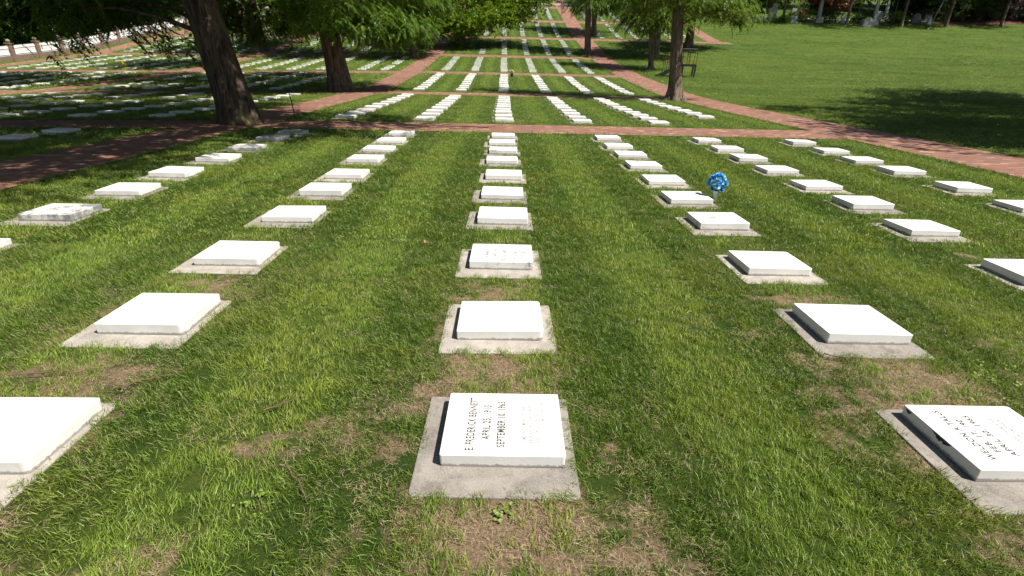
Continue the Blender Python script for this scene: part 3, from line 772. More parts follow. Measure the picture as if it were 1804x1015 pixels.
# the big leaning trunk at the junction
tree('cypress_tree', -8.1, 16.7, .48, .33, 13, (-.185, .02), dome(-1.5, .3, 8.0, 6.0, 3.6, 1500, 8, 1) + [(-4.5, .5, 4.0, 1.3, 1.3, .6, 55), (-3.2, 2.0, 3.9, 1.0, 1.2, .6, 45), (-4.9, 0, 2.9, .25, .3, .8, 9), (-3.1, .6, 3.0, .7, .5, .9, 22), (2.2, 1.8, 3.7, 1.3, 1.3, .6, 70), (5.5, -2.5, 8.5, 2.8, 2.2, 1.4, 130), (8.2, -3, 8.5, 2.4, 2.0, 1.2, 80), (5.2, -5.6, 8.5, 2.4, 2.2, 1.2, 80), (7.2, -.4, 8.5, 2.4, 1.8, 1.2, 80), (0, 5.8, 8.5, 3.6, 2.6, 1.3, 170), (-6.5, 6.5, 8.5, 3.6, 2.6, 1.3, 170)],
     'thick leaning trunk with ridged mossy bark, nearest tree, beside the left brick walk', bark=mat_bark_moss_shaded, seed=11, flare=1.38, group=G)
tree('cypress_tree', -10.2, 34.6, .62, .42, 13, (-.12, 0), dome(-.5, 0, 7.4, 6.2, 3.6, 2100, 8, 2) + [(-3.8, -1.5, 3.7, 2.4, 2, 1.0, 300), (2.5, -1.0, 3.6, 2.2, 1.6, 1.0, 330), (3.8, .5, 3.7, 1.6, 1.5, .9, 180), (0, -2, 4.3, 2.4, 1.4, .8, 220), (-6.5, -1, 4.4, 2.0, 1.6, .9, 160)],
     'dark leaning trunk right of the nearest big tree, drooping green branches', seed=12, flare=1.45, group=G, size=.8)
tree('cypress_tree', -29.6, 68.8, .75, .5, 13, (-.06, 0), dome(0, 0, 8.5, 7.5, 4.5, 1300, 8, 3), 'far tree seen just right of the thick leaning trunk, on the shaded left slope', seed=13, group=G, size=1.35)
tree('cypress_tree', -10.1, 63.2, .40, .3, 11, (-.02, 0), dome(0, 0, 6.2, 5.0, 3.0, 800, 7, 4) + [(-2.5, -1, 2.9, 2.4, 1.6, 1.0, 180), (.5, -2, 2.6, 1.2, 1.2, .9, 90)],
     'slim tree with low drooping boughs at the head of the left brick walk', seed=14, group=G, size=1.3)
tree('maple_tree', -6.1, 76.3, .62, .42, 13, (0, 0), dome(1, -1, 6.6, 8.0, 3.8, 1300, 9, 5) + [(4.5, -4, 3.0, 2.6, 2.2, 1.3, 260), (-4, -5, 2.6, 3.0, 2, 1.5, 260), (1.0, -5, 2.3, 2.6, 2, 1.3, 240), (7.5, -2, 4.2, 2.4, 2.2, 1.3, 180), (9.5, -2, 6.0, 3.0, 2.0, 1.2, 160), (-7.0, -4, 3.2, 2.5, 2, 1.5, 180)],
     'dark trunk under a wide bright yellow green crown in the middle distance', 'broad', mat_leaf_bright, seed=15, group=G, size=1.5)
tree('cypress_tree', 10.25, 69.0, .36, .27, 17, (-.06, 0), cone(0, 0, 5.8, 16, 3.2, 520), 'straight slim trunk on the left edge of the right brick walk', seed=16, group=G, size=1.25)
tree('cypress_tree', 13.7, 87.2, .38, .3, 17, (-.06, 0), cone(0, 0, 4.8, 16, 4.6, 700), 'dark straight trunk right behind the slim trunk on the right walk', seed=17, group=G, size=1.4)
tree('cypress_tree', 14.8, 55.8, .26, .18, 16, (-.10, 0), cone(0, 0, 4.6, 15, 3.4, 700) + [(-1.8, -.4, 4.6, 1.5, 1.0, .6, 90), (1.5, -.4, 4.2, 1.5, 1.0, .6, 90)], 'slender grey trunk beyond the walk, left of the black steps', mat=mat_leaf_fresh, seed=18, group=G)
tree('cypress_tree', 9.95, 31.5, .33, .20, 17, (-.105, 0), cone(-.6, 0, 6.0, 16, 3.0, 750, lean=(-.08, 0)) + [(-2.0, 0, 4.9, 1.3, .8, .5, 70), (1.6, .2, 5.1, 1.7, .9, .6, 120), (2.6, -.2, 4.6, 1.2, .8, .5, 80), (-.6, -.8, 5.0, 1.2, .6, .4, 30)],
     'brown trunk standing in front of the black steps at the edge of the right walk', mat=mat_leaf_fresh, seed=19, group=G, flare=2.0, size=.7)
tree('cypress_tree', 18.3, 68.0, .45, .3, 14, (0, 0), dome(0, 0, 7.0, 5.5, 3.6, 1000, 7, 8), 'dark tree on the lawn right behind the slender grey trunk', seed=20, group=G, size=1.3)
tree('cypress_tree', 25.2, 77.0, .5, .35, 14, (0, 0), dome(0, -1, 6.2, 6.5, 3.4, 1200, 8, 9), 'green tree on the lawn, its low crown right of the brown trunk', seed=21, group=G, size=1.3)
# trees whose crowns reach in from the sides
tree('cypress_tree', -10.8, 4.5, .6, .45, 14, (0, 0), dome(3.0, 3.2, 9.4, 6.8, 3.8, 1000, 9, 10) + [(6.9, 1.6, 8.5, 1.9, 1.9, 1.0, 60), (6.8, 4.6, 8.5, 1.9, 2.2, 1.0, 65)], 'tree left of the frame shading the near left turf', seed=22, group=G)
tree('cypress_tree', -23.5, 19.5, .6, .45, 14, (0, 0), dome(1, 0, 8.1, 8.0, 4.2, 1900, 9, 11) + [(5.3, 1, 4.0, 2.0, 1.4, .75, 230), (2.6, .5, 4.2, 2.4, 1.5, .7, 200), (7.6, 1.5, 4.0, 1.5, 1.2, .7, 170), (9.2, 1.8, 4.1, 1.2, 1.2, .7, 110), (5.2, .5, 3.5, .4, .4, .8, 12), (8.6, 1, 3.7, .6, .5, .7, 22), (9.8, 1, 4.0, 1.0, .8, .6, 40)], 'dark crowned tree hanging over the top left plots', mat=mat_leaf_dark, seed=23, group=G, size=.85)
tree('cypress_tree', -15.2, 31.0, .42, .32, 14, (-.12, 0), dome(0, 0, 8.4, 6.5, 3.8, 1400, 8, 12), 'tree standing behind the thick leaning trunk', seed=24, group=G)
tree('cypress_tree', -37.5, 33.5, .6, .45, 14, (0, 0), dome(1.5, 4.5, 8.0, 8.5, 4.6, 1500, 9, 13), 'tall shade tree beyond the left plots near the fence', mat=mat_leaf_dark, seed=25, group=G, size=1.3)
tree('oak_tree', 21.8, 14.0, .4, .3, 12, (0, 0), dome(0, 0, 9.5, 4.8, 3.2, 700, 7, 36), 'small oak right of the frame close to the brick walk', 'broad', mat_leaf, seed=36, group=G, size=1.5)
tree('cypress_tree', -13.6, 45.2, .45, .3, 13, (-.05, 0), dome(-.5, -3, 7.4, 6.0, 3.4, 900, 8, 41), 'shade tree standing behind the dark leaning trunk', seed=41, group=G)
tree('cypress_tree', -19.8, 40.5, .42, .3, 13, (-.12, 0), dome(-3, 0, 7.6, 6.6, 3.4, 1000, 8, 42), 'second shade tree hidden behind the thick leaning trunk', seed=42, group=G)
tree('cypress_tree', -25.8, 53.5, .4, .3, 13, (-.1, 0), dome(-3.4, 0, 7.4, 5.2, 3.2, 700, 8, 43), 'third shade tree behind the thick leaning trunk on the left slope', seed=43, group=G, size=1.2)
tree('cypress_tree', -19.4, 66.0, .4, .3, 13, (-.05, 0), dome(-1, -1, 6.8, 6.6, 3.6, 900, 8, 44) + [(-2, -3, 3.2, 2.5, 1.5, 1.0, 120), (2, -3, 3.0, 2.5, 1.5, 1.0, 120)], 'shade tree on the slope hidden behind the dark leaning trunk', seed=44, group=G, size=1.3)
for j, (xx, yy, rr_) in enumerate([(26, 18.5, 7.4), (33.5, 27.5, 7.8), (40, 34, 7)]):
    tree('oak_tree', xx, yy, .5, .4, 13, (0, 0), dome(0, 0, 10, rr_, 4.0, 1200, 8, 30 + j), ['oak right of the frame nearest the brick walk', 'middle oak right of the frame shading the lawn', 'farthest oak right of the frame on the lawn'][j], 'broad', mat_leaf, seed=30 + j, group=G, size=1.5)
# backdrop trees along the fence and on the hill top
bk = []
def backdrop(meshseed, x, y, s, mat, label, name='shade_tree'):
    global bk
    z = float(tz(x, y)); root = empty(name, (x, y, z), label, 'tree', 'trees in the background')
    if meshseed not in BKM:
        mb_ = trunk_mesh(.45, .3, 10, (0, 0), 1.5, meshseed, n=20)
        bl = dome(0, 0, 5.2, 5.5, 4.4, 620, 8, meshseed) + [(0, 0, 3.0, 4.2, 4.2, 1.8, 220)]; limbs(mb_, bl, (0, 0), .45, 10, meshseed)
        tr = mb_.build('trunk', mat_bark, None, smooth=True); V_, F_ = crown_mesh(bl, 'broad', meshseed, 2.1); cr_ = mesh_obj('crown', V_, F_, mat)
        BKM[meshseed] = (tr.data, cr_.data); bpy.data.objects.remove(tr); bpy.data.objects.remove(cr_)
    tr = bpy.data.objects.new('trunk', BKM[meshseed][0]); cm = BKM[meshseed][1]
    key = (meshseed, mat.name)
    if key not in BKC:
        c2 = cm.copy(); c2.materials.clear(); c2.materials.append(mat); BKC[key] = c2
    cr_ = bpy.data.objects.new('crown', BKC[key])
    for o_ in (tr, cr_): COL.objects.link(o_); o_.parent = root
    root.scale = (s, s, s * random.uniform(.9, 1.1)); root.rotation_euler = (0, 0, random.uniform(0, 6.28))
BKM, BKC = {}, {}
names_left = ['nearest', 'second nearest', 'third', 'fourth', 'fifth', 'sixth', 'seventh', 'farthest']
for j in range(8):
    backdrop(50 + j % 3, -57 - (j % 2) * 5 + random.uniform(-1, 1), 42 + j * 10.5, 1.25, mat_leaf_dark, 'dark tree behind the white picket fence, %s along it' % names_left[j])
for j, (xx, yy, s, mt, lb) in enumerate([(-34, 118, 1.3, mat_leaf, 'green tree on the hill top far left of the centre line'), (-20, 112, 1.1, mat_leaf_bright, 'light green tree on the hill top left of the centre line'), (-12, 124, 1.3, mat_leaf, 'green hilltop tree behind the yellow green crown'),
        (22, 120, 1.2, mat_leaf, 'green hilltop tree beyond the right hill plot'), (36, 112, 1.1, mat_leaf_bright, 'light green tree left of the monuments'), (46, 124, 1.2, mat_leaf_dark, 'dark tree behind the left end of the monuments'),
        (60, 126, 1.2, mat_leaf, 'mid green tree behind the middle of the monuments'), (74, 124, 1.1, mat_leaf_bright, 'light tree behind the right end of the monuments'), (84, 116, 1.35, mat_leaf_dark, 'dark evergreen right of the monuments'),
        (94, 114, 1.2, mat_leaf_purple, 'purple leaved tree above the mulch bed, left one'), (107, 116, 1.3, mat_leaf_purple, 'purple leaved tree above the mulch bed, right one'), (122, 122, 1.4, mat_leaf_dark, 'dark tree at the top right corner'), (90, 128, 1.5, mat_leaf_dark, 'tall dark tree behind the purple leaved pair'), (103, 130, 1.5, mat_leaf_dark, 'tall dark tree behind the right purple leaved tree'), (52, 117, .8, mat_leaf, 'small green tree between two dark trees behind the monuments'), (66, 117, .8, mat_leaf_red, 'small reddish tree behind the white obelisk'), (134, 122, 1.5, mat_leaf_dark, 'dark tree just beyond the right edge')]):
    backdrop(50 + j % 3, xx, yy, s, mt, lb, 'hill_tree')

# ------------------------------------------------------------------ fence on the left
fr = empty('picket_fence', (-49.9, 30, 0), 'white picket panels between brick pillars on a low brick wall at upper left', 'fence')
def T_(x, y): return float(tz(x, y))
t = NT('wall_brick'); o_ = t.pos(); bt = t.n('ShaderNodeTexBrick'); t.l(t.map(o_, (1, 1, 1), (0, math.pi / 2, 0)), bt.inputs['Vector'])
bt.inputs['Scale'].default_value = 1; bt.inputs['Brick Width'].default_value = .21; bt.inputs['Row Height'].default_value = .07; bt.inputs['Mortar Size'].default_value = .008
bt.inputs['Color1'].default_value = (.13, .075, .055, 1); bt.inputs['Color2'].default_value = (.20, .115, .08, 1); bt.inputs['Mortar'].default_value = (.17, .15, .13, 1)
mat_wall = t.done(t.bsdf(t.mix(t.ramp(t.noise(o_, 1.5, 4), .4, .7), bt.outputs[0], (.17, .13, .10)), .9, .2))
mat_cap = simple('cap_stone', (.22, .17, .11), .8)
pills = [28 + 3.3 * i_ for i_ in range(26)]
wall = MB()
for a, b in zip(pills[:-1], pills[1:]):
    za, zb = T_(-49.9, a), T_(-49.9, b); V_ = []
    for yy, z_ in ((a + .22, za), (b - .22, zb)):
        for dx, dz in ((-.12, -.3), (.12, -.3), (.12, .45), (-.12, .45)): V_.append((dx, yy - 30, z_ + dz))
    wall.add(V_, [(0, 1, 2, 3), (7, 6, 5, 4), (0, 4, 5, 1), (1, 5, 6, 2), (2, 6, 7, 3), (3, 7, 4, 0)])
wall.build('low_wall', mat_wall, fr)
for a in pills:
    pz = T_(-49.9, a); m_ = MB(); m_.box((0, a - 30, pz + .6), (.44, .44, 1.9))
    pl = m_.build('pillar', mat_wall, fr)
    c_ = MB(); c_.box((0, a - 30, pz + 1.6), (.54, .54, .1)); c_.lathe((0, a - 30, pz + 1.65), [(.05, 0), (.15, .06), (.2, .18), (.15, .3), (.03, .36)], 12); c_.build('pillar_cap', mat_cap, pl)
for a, b in zip(pills[:-1], pills[1:]):
    m_ = MB(); n = 24
    for i_ in range(n):
        yy = a + .3 + (b - a - .6) * i_ / (n - 1); z_ = T_(-49.9, yy); m_.box((0, yy - 30, z_ + .95), (.02, .075, .92))
    for dz in (.65, 1.2):
        V_ = []
        for yy in (a + .24, b - .24):
            z_ = T_(-49.9, yy) + dz
            for dx, d2 in ((.015, -.04), (.05, -.04), (.05, .04), (.015, .04)): V_.append((dx, yy - 30, z_ + d2))
        m_.add(V_, [(0, 1, 2, 3), (7, 6, 5, 4), (0, 4, 5, 1), (1, 5, 6, 2), (2, 6, 7, 3), (3, 7, 4, 0)])
    m_.build('picket_panel', mat_white, fr)

# ------------------------------------------------------------------ black portable steps
def steps():
    z = T_(15.6, 50.4); r = empty('portable_steps', (15.5, 50.4, z), 'black metal portable steps and platform with handrails on the right lawn', 'steps', rz=-.12)
    m = MB(); m.box((1.15, 0, .98), (1.25, 1.1, .2)); m.build('platform', mat_black, r, .01)
    for sx, sy in ((.6, -.48), (1.7, -.48), (.6, .48), (1.7, .48)):
        m = MB(); m.box((sx, sy, .45), (.14, .14, 1.1), lean=(.06, 0)); m.build('leg', mat_black, r)
    for sy in (-.5, .5):
        m = MB(); m.add([(-1.35, sy - .03, 0), (-1.05, sy - .03, 0), (.55, sy - .03, .95), (.55, sy - .03, 1.1), (-1.35, sy - .03, .14), (-1.35, sy + .03, 0), (-1.05, sy + .03, 0), (.55, sy + .03, .95), (.55, sy + .03, 1.1), (-1.35, sy + .03, .14)],
                         [(0, 1, 2, 3, 4), (9, 8, 7, 6, 5), (0, 5, 6, 1), (1, 6, 7, 2), (2, 7, 8, 3), (3, 8, 9, 4), (4, 9, 5, 0)]); m.build('stringer', mat_black, r)
    for i_ in range(6):
        m = MB(); m.box((-1.12 + .3 * i_, 0, .16 + .165 * i_), (.30, .94, .04)); m.build('tread', mat_black, r)
    m = MB(); m.box((-1.3, 0, .06), (.5, 1.05, .12)); m.build('foot_board', mat_black, r)
    for sy in (-.5, .5):
        m = MB(); m.tube([(-.9, sy, .2), (-.95, sy, 1.35), (-.88, sy, 1.42), (.5, sy, 2.3), (1.72, sy, 2.3), (1.78, sy, 2.2), (1.74, sy, 1.0)], .032, 6)
        m.tube([(.55, sy, 1.05), (.55, sy, 2.3)], .03, 6); m.tube([(-.6, sy, .45), (-.6, sy, 1.6)], .03, 6); m.tube([(1.15, sy, 1.05), (1.15, sy, 2.3)], .03, 6); m.build('handrail', mat_black, r)
    m = MB(); m.box((0.4, -.53, 1.30), (2.8, .015, .055)); m.build('webbing', mat_orange, r)
steps()

# ------------------------------------------------------------------ flowers, vases, posts
def petal_rose(m, c, r, g, nd=(0, 0, 1)):
    Q = Vector(nd).to_track_quat('Z', 'Y').to_matrix()
    for ring, (n, rad, tilt) in enumerate(((3, .25, 1.35), (5, .5, .95), (6, .8, .55), (7, 1.0, .15))):
        for i_ in range(n):
            a = 2 * math.pi * (i_ + .5 * ring) / n + g.uniform(-.15, .15); ca, sa = math.cos(a), math.sin(a); L = r * .75; w_ = r * .48
            bx, by = ca * rad * r * .25, sa * rad * r * .25; ct, st_ = math.cos(tilt), math.sin(tilt); V_ = []
            for u_, ww, cup in ((0, .35, 0), (.5, 1, -.08), (1, .8, .10)):
                for sgn in (-1, 0, 1):
                    px = bx + ca * L * u_ * ct - sa * sgn * w_ * ww; py = by + sa * L * u_ * ct + ca * sgn * w_ * ww; pz = L * u_ * st_ + (abs(sgn) * .22 + cup) * r * .6
                    V_.append(tuple(Vector(c) + Q @ Vector((px, py, pz))))
            m.add(V_, [(0, 1, 4, 3), (1, 2, 5, 4), (3, 4, 7, 6), (4, 5, 8, 7)])
def bouquet(name, loc, blooms, mats, label, cat='flowers', stem=.22, leafmat=None):
    r = empty(name, loc, label, cat); g = random.Random(4)
    m = MB()
    for (bx, by, bz, rr, ci) in blooms: m.tube([(0, 0, -stem * .3), (bx * .4, by * .4, bz * .5), (bx, by, bz)], .0035, 5)
    for i_ in range(16):
        a = g.uniform(0, 6.28); q = g.uniform(.03, .10); z_ = g.uniform(.02, .2); ca, sa = math.cos(a), math.sin(a)
        m.add([(ca * q * .3, sa * q * .3, z_ - .02), (ca * q - sa * .02, sa * q + ca * .02, z_), (ca * (q + .05), sa * (q + .05), z_ + .01), (ca * q + sa * .02, sa * q - ca * .02, z_)], [(0, 1, 2, 3)])
    m.build('stems', leafmat or mat_leaf_dark, r)
    for (bx, by, bz, rr, ci) in blooms:
        m = MB(); petal_rose(m, (bx, by, bz), rr, g, (bx * 1.2, by - rr * 1.0, max(.02, bz - .04))); o = m.build('bloom', mats[ci], r, smooth=True)
    return r
mb_blue = [simple('blue_petals', (.14, .46, .84), .6, .3, .25, 30), simple('pale_blue_petals', (.34, .66, .90), .6, .3, .3, 30), simple('deep_blue_petals', (.05, .26, .66), .6, .3, .2, 30)]
vx, vy = 3.235, 7.62; vz = T_(vx, vy)
def vase(name, loc, prof, mat, label):
    m = MB(); m.lathe((0, 0, 0), prof, 20); o = m.build(name, mat, smooth=True); o.location = loc; tag(o, label, 'vase'); return o
vase('flower_vase', (vx, vy, vz), [(.020, 0), (.024, .01), (.042, .15), (.047, .165), (.042, .165), (.02, .06)], mat_white, 'white cone vase holding the blue bouquet beside a slab')
bl = [(0, -.02, .33, .055, 0), (-.09, 0, .25, .05, 2), (-.115, .01, .17, .048, 0), (-.02, -.06, .24, .06, 1), (-.03, -.08, .14, .062, 1), (.07, -.02, .27, .056, 1), (.115, -.01, .18, .062, 0), (.06, -.04, .09, .05, 2), (.07, -.05, .05, .045, 0), (-.05, .06, .28, .05, 2), (.04, .07, .24, .05, 0), (-.06, -.02, .07, .04, 2), (.02, -.07, .21, .055, 0), (-.075, -.05, .20, .055, 1), (.05, -.03, .33, .045, 1), (-.05, -.02, .31, .045, 0)]
bl = [(a * .92, b * .92, c * .70 - .01, r * .98, q) for a, b, c, r, q in bl]
bouquet('blue_bouquet', (vx - .005, vy, vz + .165), bl, mb_blue, 'bouquet of blue artificial roses in a white vase beside a slab')
mat_cream = simple('cream_petals', (.8, .72, .5), .6); mat_yel = simple('yellow_petals', (.8, .6, .05), .6)
x_, y_ = .66, 46.1; z_ = T_(x_, y_)
vase('flower_vase', (x_, y_, z_), [(.06, 0), (.07, .02), (.13, .3), (.15, .34), (.13, .34), (.05, .1)], mat_black, 'dark vase with pale flowers beside the centre line, third plot far end')
bouquet('pale_bouquet', (x_, y_, z_ + .34), [(-.12, 0, .16, .12, 0), (.1, 0, .12, .09, 0), (.0, .05, .2, .1, 1)], [mat_cream, mat_yel], 'small cream bouquet in a dark vase beside the centre line')
x_, y_ = -36.3, 53.6; z_ = T_(x_, y_)
bouquet('yellow_bouquet', (x_, y_, z_ + .06), [(-.15, 0, .14, .16, 0), (.15, 0, .1, .16, 0), (0, .05, .24, .16, 0)], [mat_yel], 'bright yellow flowers lying between slabs in the far left plot')
m = MB(); m.tube([(0, 0, -.1), (-.05, 0, .45), (-.10, 0, .86)], .018, 8); m.box((-.105, 0, .88), (.13, .05, .05)); m.tube([(0, 0, 0), (0, 0, .03)], .06, 10)
o = m.build('metal_post', mat_black); o.location = (-7.05, 18.3, T_(-7.05, 18.3)); tag(o, 'thin black leaning metal post in the turf corner right of the thick trunk', 'post')

# ------------------------------------------------------------------ monuments beyond the lawn, upper right
def obelisk(x, y, h, wb, mat, label, lean=0):
    z = T_(x, y); r = empty('obelisk', (x, y, z), label, 'monument', 'stone monuments')
    m = MB(); m.box((0, 0, .15), (wb * 2.2, wb * 2.2, .5)); m.box((0, 0, .55), (wb * 1.6, wb * 1.6, .3)); m.build('plinth', mat, r, .02)
    m = MB(); m.box((0, 0, .7 + h / 2), (wb, wb, h), taper=.62); m.box((0, 0, .7 + h + .15), (wb * .62, wb * .62, .3), taper=.05); m.build('shaft', mat, r)
def headstone(x, y, w_, h, d, mat, label, rz=0, round_=False):
    z = T_(x, y); r = empty('headstone', (x, y, z), label, 'headstone', 'upright stones', rz)
    m = MB(); m.box((0, 0, .08), (w_ * 1.3, d * 1.8, .3)); m.build('base', mat, r, .02)
    m = MB()
    if round_:
        V_ = [(-w_ / 2, 0, .2), (w_ / 2, 0, .2)] + [(w_ / 2 * math.cos(a), 0, h - w_ / 2 + w_ / 2 * math.sin(a)) for a in np.linspace(0, math.pi, 10)]
        n = len(V_); m.add([(p[0], -d / 2, p[2]) for p in V_] + [(p[0], d / 2, p[2]) for p in V_], [tuple(range(n)), tuple(range(n, 2 * n))[::-1]] + [(i_, (i_ + 1) % n, n + (i_ + 1) % n, n + i_) for i_ in range(n)])
        m.build('tablet', mat, r)
    else: m.box((0, 0, .2 + h / 2), (w_, d, h)); m.build('tablet', mat, r, .03)
def bush(x, y, s, mat, label, seed, flat=1.0):
    z = T_(x, y); V_, F_ = crown_mesh([(0, 0, s * .55, s * .75, s * .75, s * .5 * flat, 130 if s < 3 else 420)], 'broad', seed, .75)
    m_ = MB()
    for q in range(5): m_.tube([(0, 0, -.1), (random.uniform(-.3, .3) * s, random.uniform(-.3, .3) * s, s * .7)], [.05, .015], 6)
    r = empty('shrub', (x, y, z), label, 'shrub', 'shrubs among the monuments'); mesh_obj('foliage', V_, F_, mat, r); m_.build('stems', mat_bark, r)
obelisk(57.3, 104.5, 3.0, .62, mat_greyst, 'grey stone obelisk left of the white one, upper right')
obelisk(67.0, 103.6, 3.2, .6, mat_whst, 'white stone obelisk on the grass bank, upper right')
obelisk(74.5, 112, 3.0, .5, mat_whst, 'small far white obelisk right of the others')
hs = [(44.2, 103.8, .7, .9, .25, mat_whst, 'small white headstone, first from the left below the hill trees'), (45.6, 104.6, .6, .8, .25, mat_whst, 'small white headstone, second from the left'), (47.0, 105.5, 1.3, .5, .4, mat_greyst, 'low grey stone beside two small white headstones'),
      (49.4, 107, .5, 1.7, .3, mat_whst, 'narrow tall white headstone left of the round topped one'), (50.6, 108, .9, 2.6, .3, mat_whst, 'tall round topped pale headstone'), (52.4, 103.6, 1.0, .9, .2, mat_whst, 'square white tablet leaning by a dark pole'),
      (54.6, 108.5, .8, 1.5, .3, mat_whst, 'white headstone behind the dark pole'), (62.2, 105, .6, 1.6, .3, mat_whst, 'slim white headstone between two shrubs'), (64.6, 101.6, 1.7, 1.0, .7, mat_greyst, 'grey block stone in front of the white obelisk'),
      (70.0, 107, 1.0, 1.6, .3, mat_whst, 'pale headstone right of the white obelisk'), (77.5, 107.5, 1.4, 1.6, .5, mat_darkst, 'dark granite headstone on the bank right of the shrubs'), (79.2, 106.2, .5, .9, .3, mat_whst, 'little white stone beside the dark granite one'), (82.0, 110.5, 1.2, 1.3, .4, mat_greyst, 'grey headstone farthest right before the dark hedge')]
for j, (x, y, w_, h, d, mt, lb) in enumerate(hs): headstone(x, y, w_, h, d, mt, lb, random.uniform(-.2, .2), j % 3 == 1)
for j, (x, y, s, mt, lb) in enumerate([(53.6, 105.6, 1.5, mat_leaf, 'round green shrub under the pink flowers'), (55.6, 105.8, 2.0, mat_leaf, 'dark round shrub left of the grey obelisk'), (60.0, 105.0, 2.1, mat_leaf_dark, 'dark round shrub right of the grey obelisk'), (65.3, 105.4, 2.1, mat_leaf_dark, 'dark shrub left of the white obelisk'),
        (71.4, 105.2, 2.1, mat_leaf, 'green shrub right of the white obelisk'), (73.4, 106.0, 1.7, mat_leaf_dark, 'dark low shrub beside the far obelisk'), (42.6, 104.8, 1.6, mat_leaf_dark, 'dark shrub at the left end of the monuments'), (51.2, 104.4, 1.0, mat_leaf_bright, 'light green shrub by the square tablet'),
        (83.8, 108.4, 5.0, mat_leaf_dark, 'large dark hedge bush at the left end of the mulch bed'), (87.6, 109, 5.4, mat_leaf_dark, 'second large dark bush along the mulch bed'), (91.5, 110, 5.6, mat_leaf_dark, 'third large dark bush along the mulch bed'), (96, 111.5, 5.2, mat_leaf_purple, 'purplish bush in the middle of the mulch bed'), (101, 113, 6.0, mat_leaf_dark, 'dark bush right of the purplish one'), (106.5, 115, 6.2, mat_leaf_dark, 'second to last dark bush at upper right'), (112.5, 117, 6.2, mat_leaf_dark, 'last dark bush at the upper right corner')]):
    bush(x, y, s, mt, lb, 70 + j)
mat_pink = simple('pink_petals', (.5, .07, .14), .6); mat_red = simple('red_cloth', (.35, .02, .03), .7)
z_ = T_(54.2, 104.2); bouquet('pink_flowers', (54.2, 104.2, z_ + 1.5), [(-.6, 0, .05, .25, 0), (-.1, 0, .15, .27, 0), (.5, 0, .0, .25, 0), (.2, .1, .2, .22, 0)], [mat_pink], 'bright pink flowers above a green shrub, upper right', stem=4)
def flag(x, y):
    z = T_(x, y); r = empty('flag', (x, y, z), 'dark red hanging flag on a pole among the monuments', 'flag')
    m = MB(); m.tube([(0, 0, 0), (0, 0, 5)], .04, 8); m.build('pole', mat_greyst, r)
    m = MB(); V_ = []
    for i_ in range(9):
        for k_ in range(5): V_.append((.04 + i_ * .13, .08 * math.sin(i_ * 1.3 + k_ * .4), 4.9 - k_ * .35 - i_ * .09))
    m.add(V_, [(i_ * 5 + k_, i_ * 5 + k_ + 1, (i_ + 1) * 5 + k_ + 1, (i_ + 1) * 5 + k_) for i_ in range(8) for k_ in range(4)]); m.build('cloth', mat_red, r)
flag(48.2, 106.5)
def pole(x, y, h, lean, mat, label, r_=.07):
    m = MB(); m.tube([(0, 0, -.2), (lean * h * .5, 0, h * .5), (lean * h, 0, h)], [r_, r_ * .85, r_ * .7], 8); m.lathe((0, 0, -.1), [(r_ * 2, 0), (r_ * 2, .15), (r_, .3)], 10)
    m.tube([(lean * h, 0, h), (lean * h + .5, 0, h + .1)], r_ * .6, 6)
    o = m.build('lamp_pole', mat, smooth=True); o.location = (x, y, T_(x, y)); tag(o, label, 'pole')
pole(53.3, 103.0, 6, .02, mat_twig, 'dark brown pole standing beside the square white tablet')
pole(68.2, 100.2, 6, 0, mat_black, 'dark pole on the bank in front of the shrubs, upper right')
pole(75.0, 100.3, 6, .28, mat_greyst, 'thin pale leaning pole at the lawn edge before the dark trees', .05)
for j, (xx, yy, h_) in enumerate([(61.5, 102.4, 7.0), (71.5, 102.4, 7.4), (80.5, 103.5, 7.6), (50.8, 104.4, 6.6), (92, 105.0, 7.5)]):
    tree('memorial_tree', xx, yy, .24, .16, 11, (.03 * (j % 3 - 1), 0), dome(0, 0, h_, 5.2, 2.6, 420, 8, 60 + j), ['small dark trunk between the grey and the white obelisk', 'dark trunk just right of the white obelisk', 'dark trunk near the dark granite headstone', 'crooked small trunk left of the square tablet', 'thin trunk in front of the mulch bed bushes'][j], 'broad', mat_leaf_red if j in (0, 2) else mat_leaf_dark, seed=60 + j, size=1.7, group='small trees among the monuments')
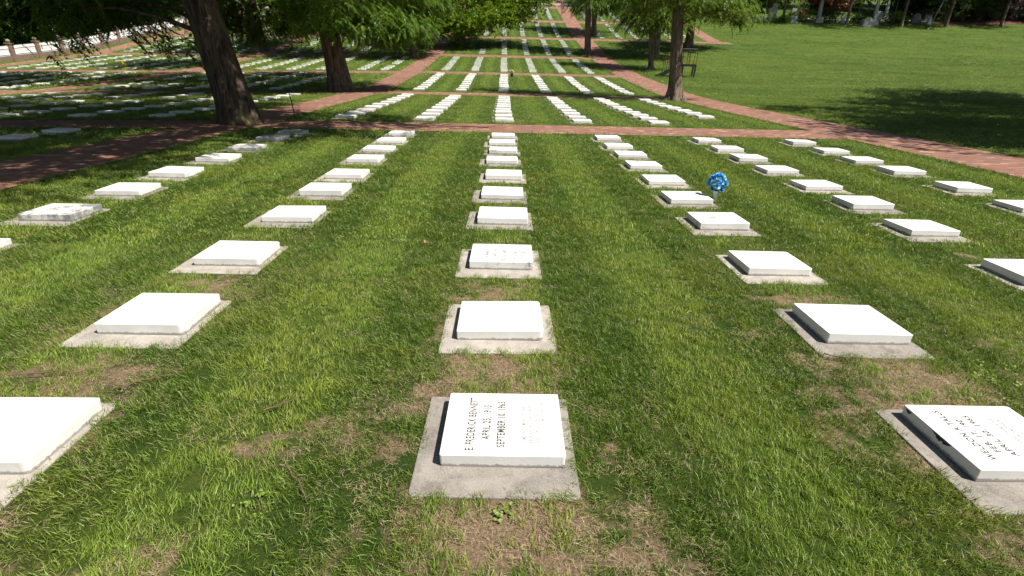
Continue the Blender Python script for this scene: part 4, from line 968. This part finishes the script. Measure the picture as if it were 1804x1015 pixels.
# gravel lane and mulch bed up there
def sheet(name, pts, mat, lift):
    V_ = []; 
    for (x0, y0, x1, y1) in pts: V_ += [(x0, y0, T_(x0, y0) + lift), (x1, y1, T_(x1, y1) + lift)]
    return tag(mesh_obj(name, V_, [(2 * i_, 2 * i_ + 1, 2 * i_ + 3, 2 * i_ + 2) for i_ in range(len(pts) - 1)], mat), kind='structure')
mat_lane = simple('lane', (.27, .25, .22), .9, .2, .15, 4)
sheet('lane', [(44 + i_ * 3, 107.5 + .05 * i_, 44 + i_ * 3, 109.5 + .05 * i_) for i_ in range(14)], mat_lane, .03)
sheet('mulch_bed', [(82 + i_ * 3, 104.6 + i_ * .75, 82 + i_ * 3, 111.5 + i_ * .8) for i_ in range(16)], mat_mulch, .04)
sheet('pavement', [(5 + i_ * 3, 119, 5 + i_ * 3, 121) for i_ in range(8)], mat_lane, .03)

# ------------------------------------------------------------------ twigs and fallen leaves in the near turf
def twig(x, y, L, a, label, seed):
    g = random.Random(seed); m = MB(); pts = []
    for i_ in range(7): pts.append((L * (i_ / 6 - .5), g.uniform(-.03, .03) * L, .035 + g.uniform(-.006, .012)))
    m.tube(pts, [.005, .0045, .004, .0035, .003, .0025, .0015], 6); b = pts[3]; m.tube([b, (b[0] + L * .15, b[1] + L * .12, b[2] + .01)], [.003, .001], 5)
    o = m.build('twig', mat_twig); o.location = (x, y, 0); o.rotation_euler = (0, 0, a); tag(o, label, 'twig', 'twigs')
twig(-2.75, 2.75, .55, .15, 'long thin brown twig in the thin turf behind the slab at the left edge', 1)
twig(-2.15, 2.68, .35, .5, 'short brown twig on bare soil right of the left front slab corner', 2)
twig(-1.25, 2.45, .22, .7, 'small curled twig in the grass left of the centre line', 3)
twig(-.95, 1.85, .28, -.9, 'brown twig in the grass left of the engraved centre slab', 4)
twig(.55, 2.95, .2, -.6, 'short twig right behind the engraved centre slab', 5)
twig(2.45, 3.02, .35, -.2, 'pale brown twig lying before the base of the second slab right of centre', 6)
def leaf(x, y, label, mat, a):
    m = MB(); s_ = .030; m.add([(0, -s_, 0), (s_ * .6, -s_ * .2, .012), (s_ * .3, s_ * .8, .004), (0, s_ * 1.1, .01), (-s_ * .5, s_ * .5, .014), (-s_ * .6, -.2 * s_, .0), (0, 0, -.006)], [(0, 1, 6), (1, 2, 6), (2, 3, 6), (3, 4, 6), (4, 5, 6), (5, 0, 6)])
    o = m.build('fallen_leaf', mat); o.location = (x, y, .055); o.rotation_euler = (.2, .1, a); tag(o, label, 'leaf', 'fallen leaves')
mat_dl = simple('dead_leaf', (.30, .15, .07), .8)
leaf(-.83, 5.3, 'brown dead leaf in the turf left of the third centre slab', mat_dl, .5)
leaf(.62, 7.9, 'orange brown dead leaf in the turf right of the centre line', mat_dl, 1.9)
print('done build')
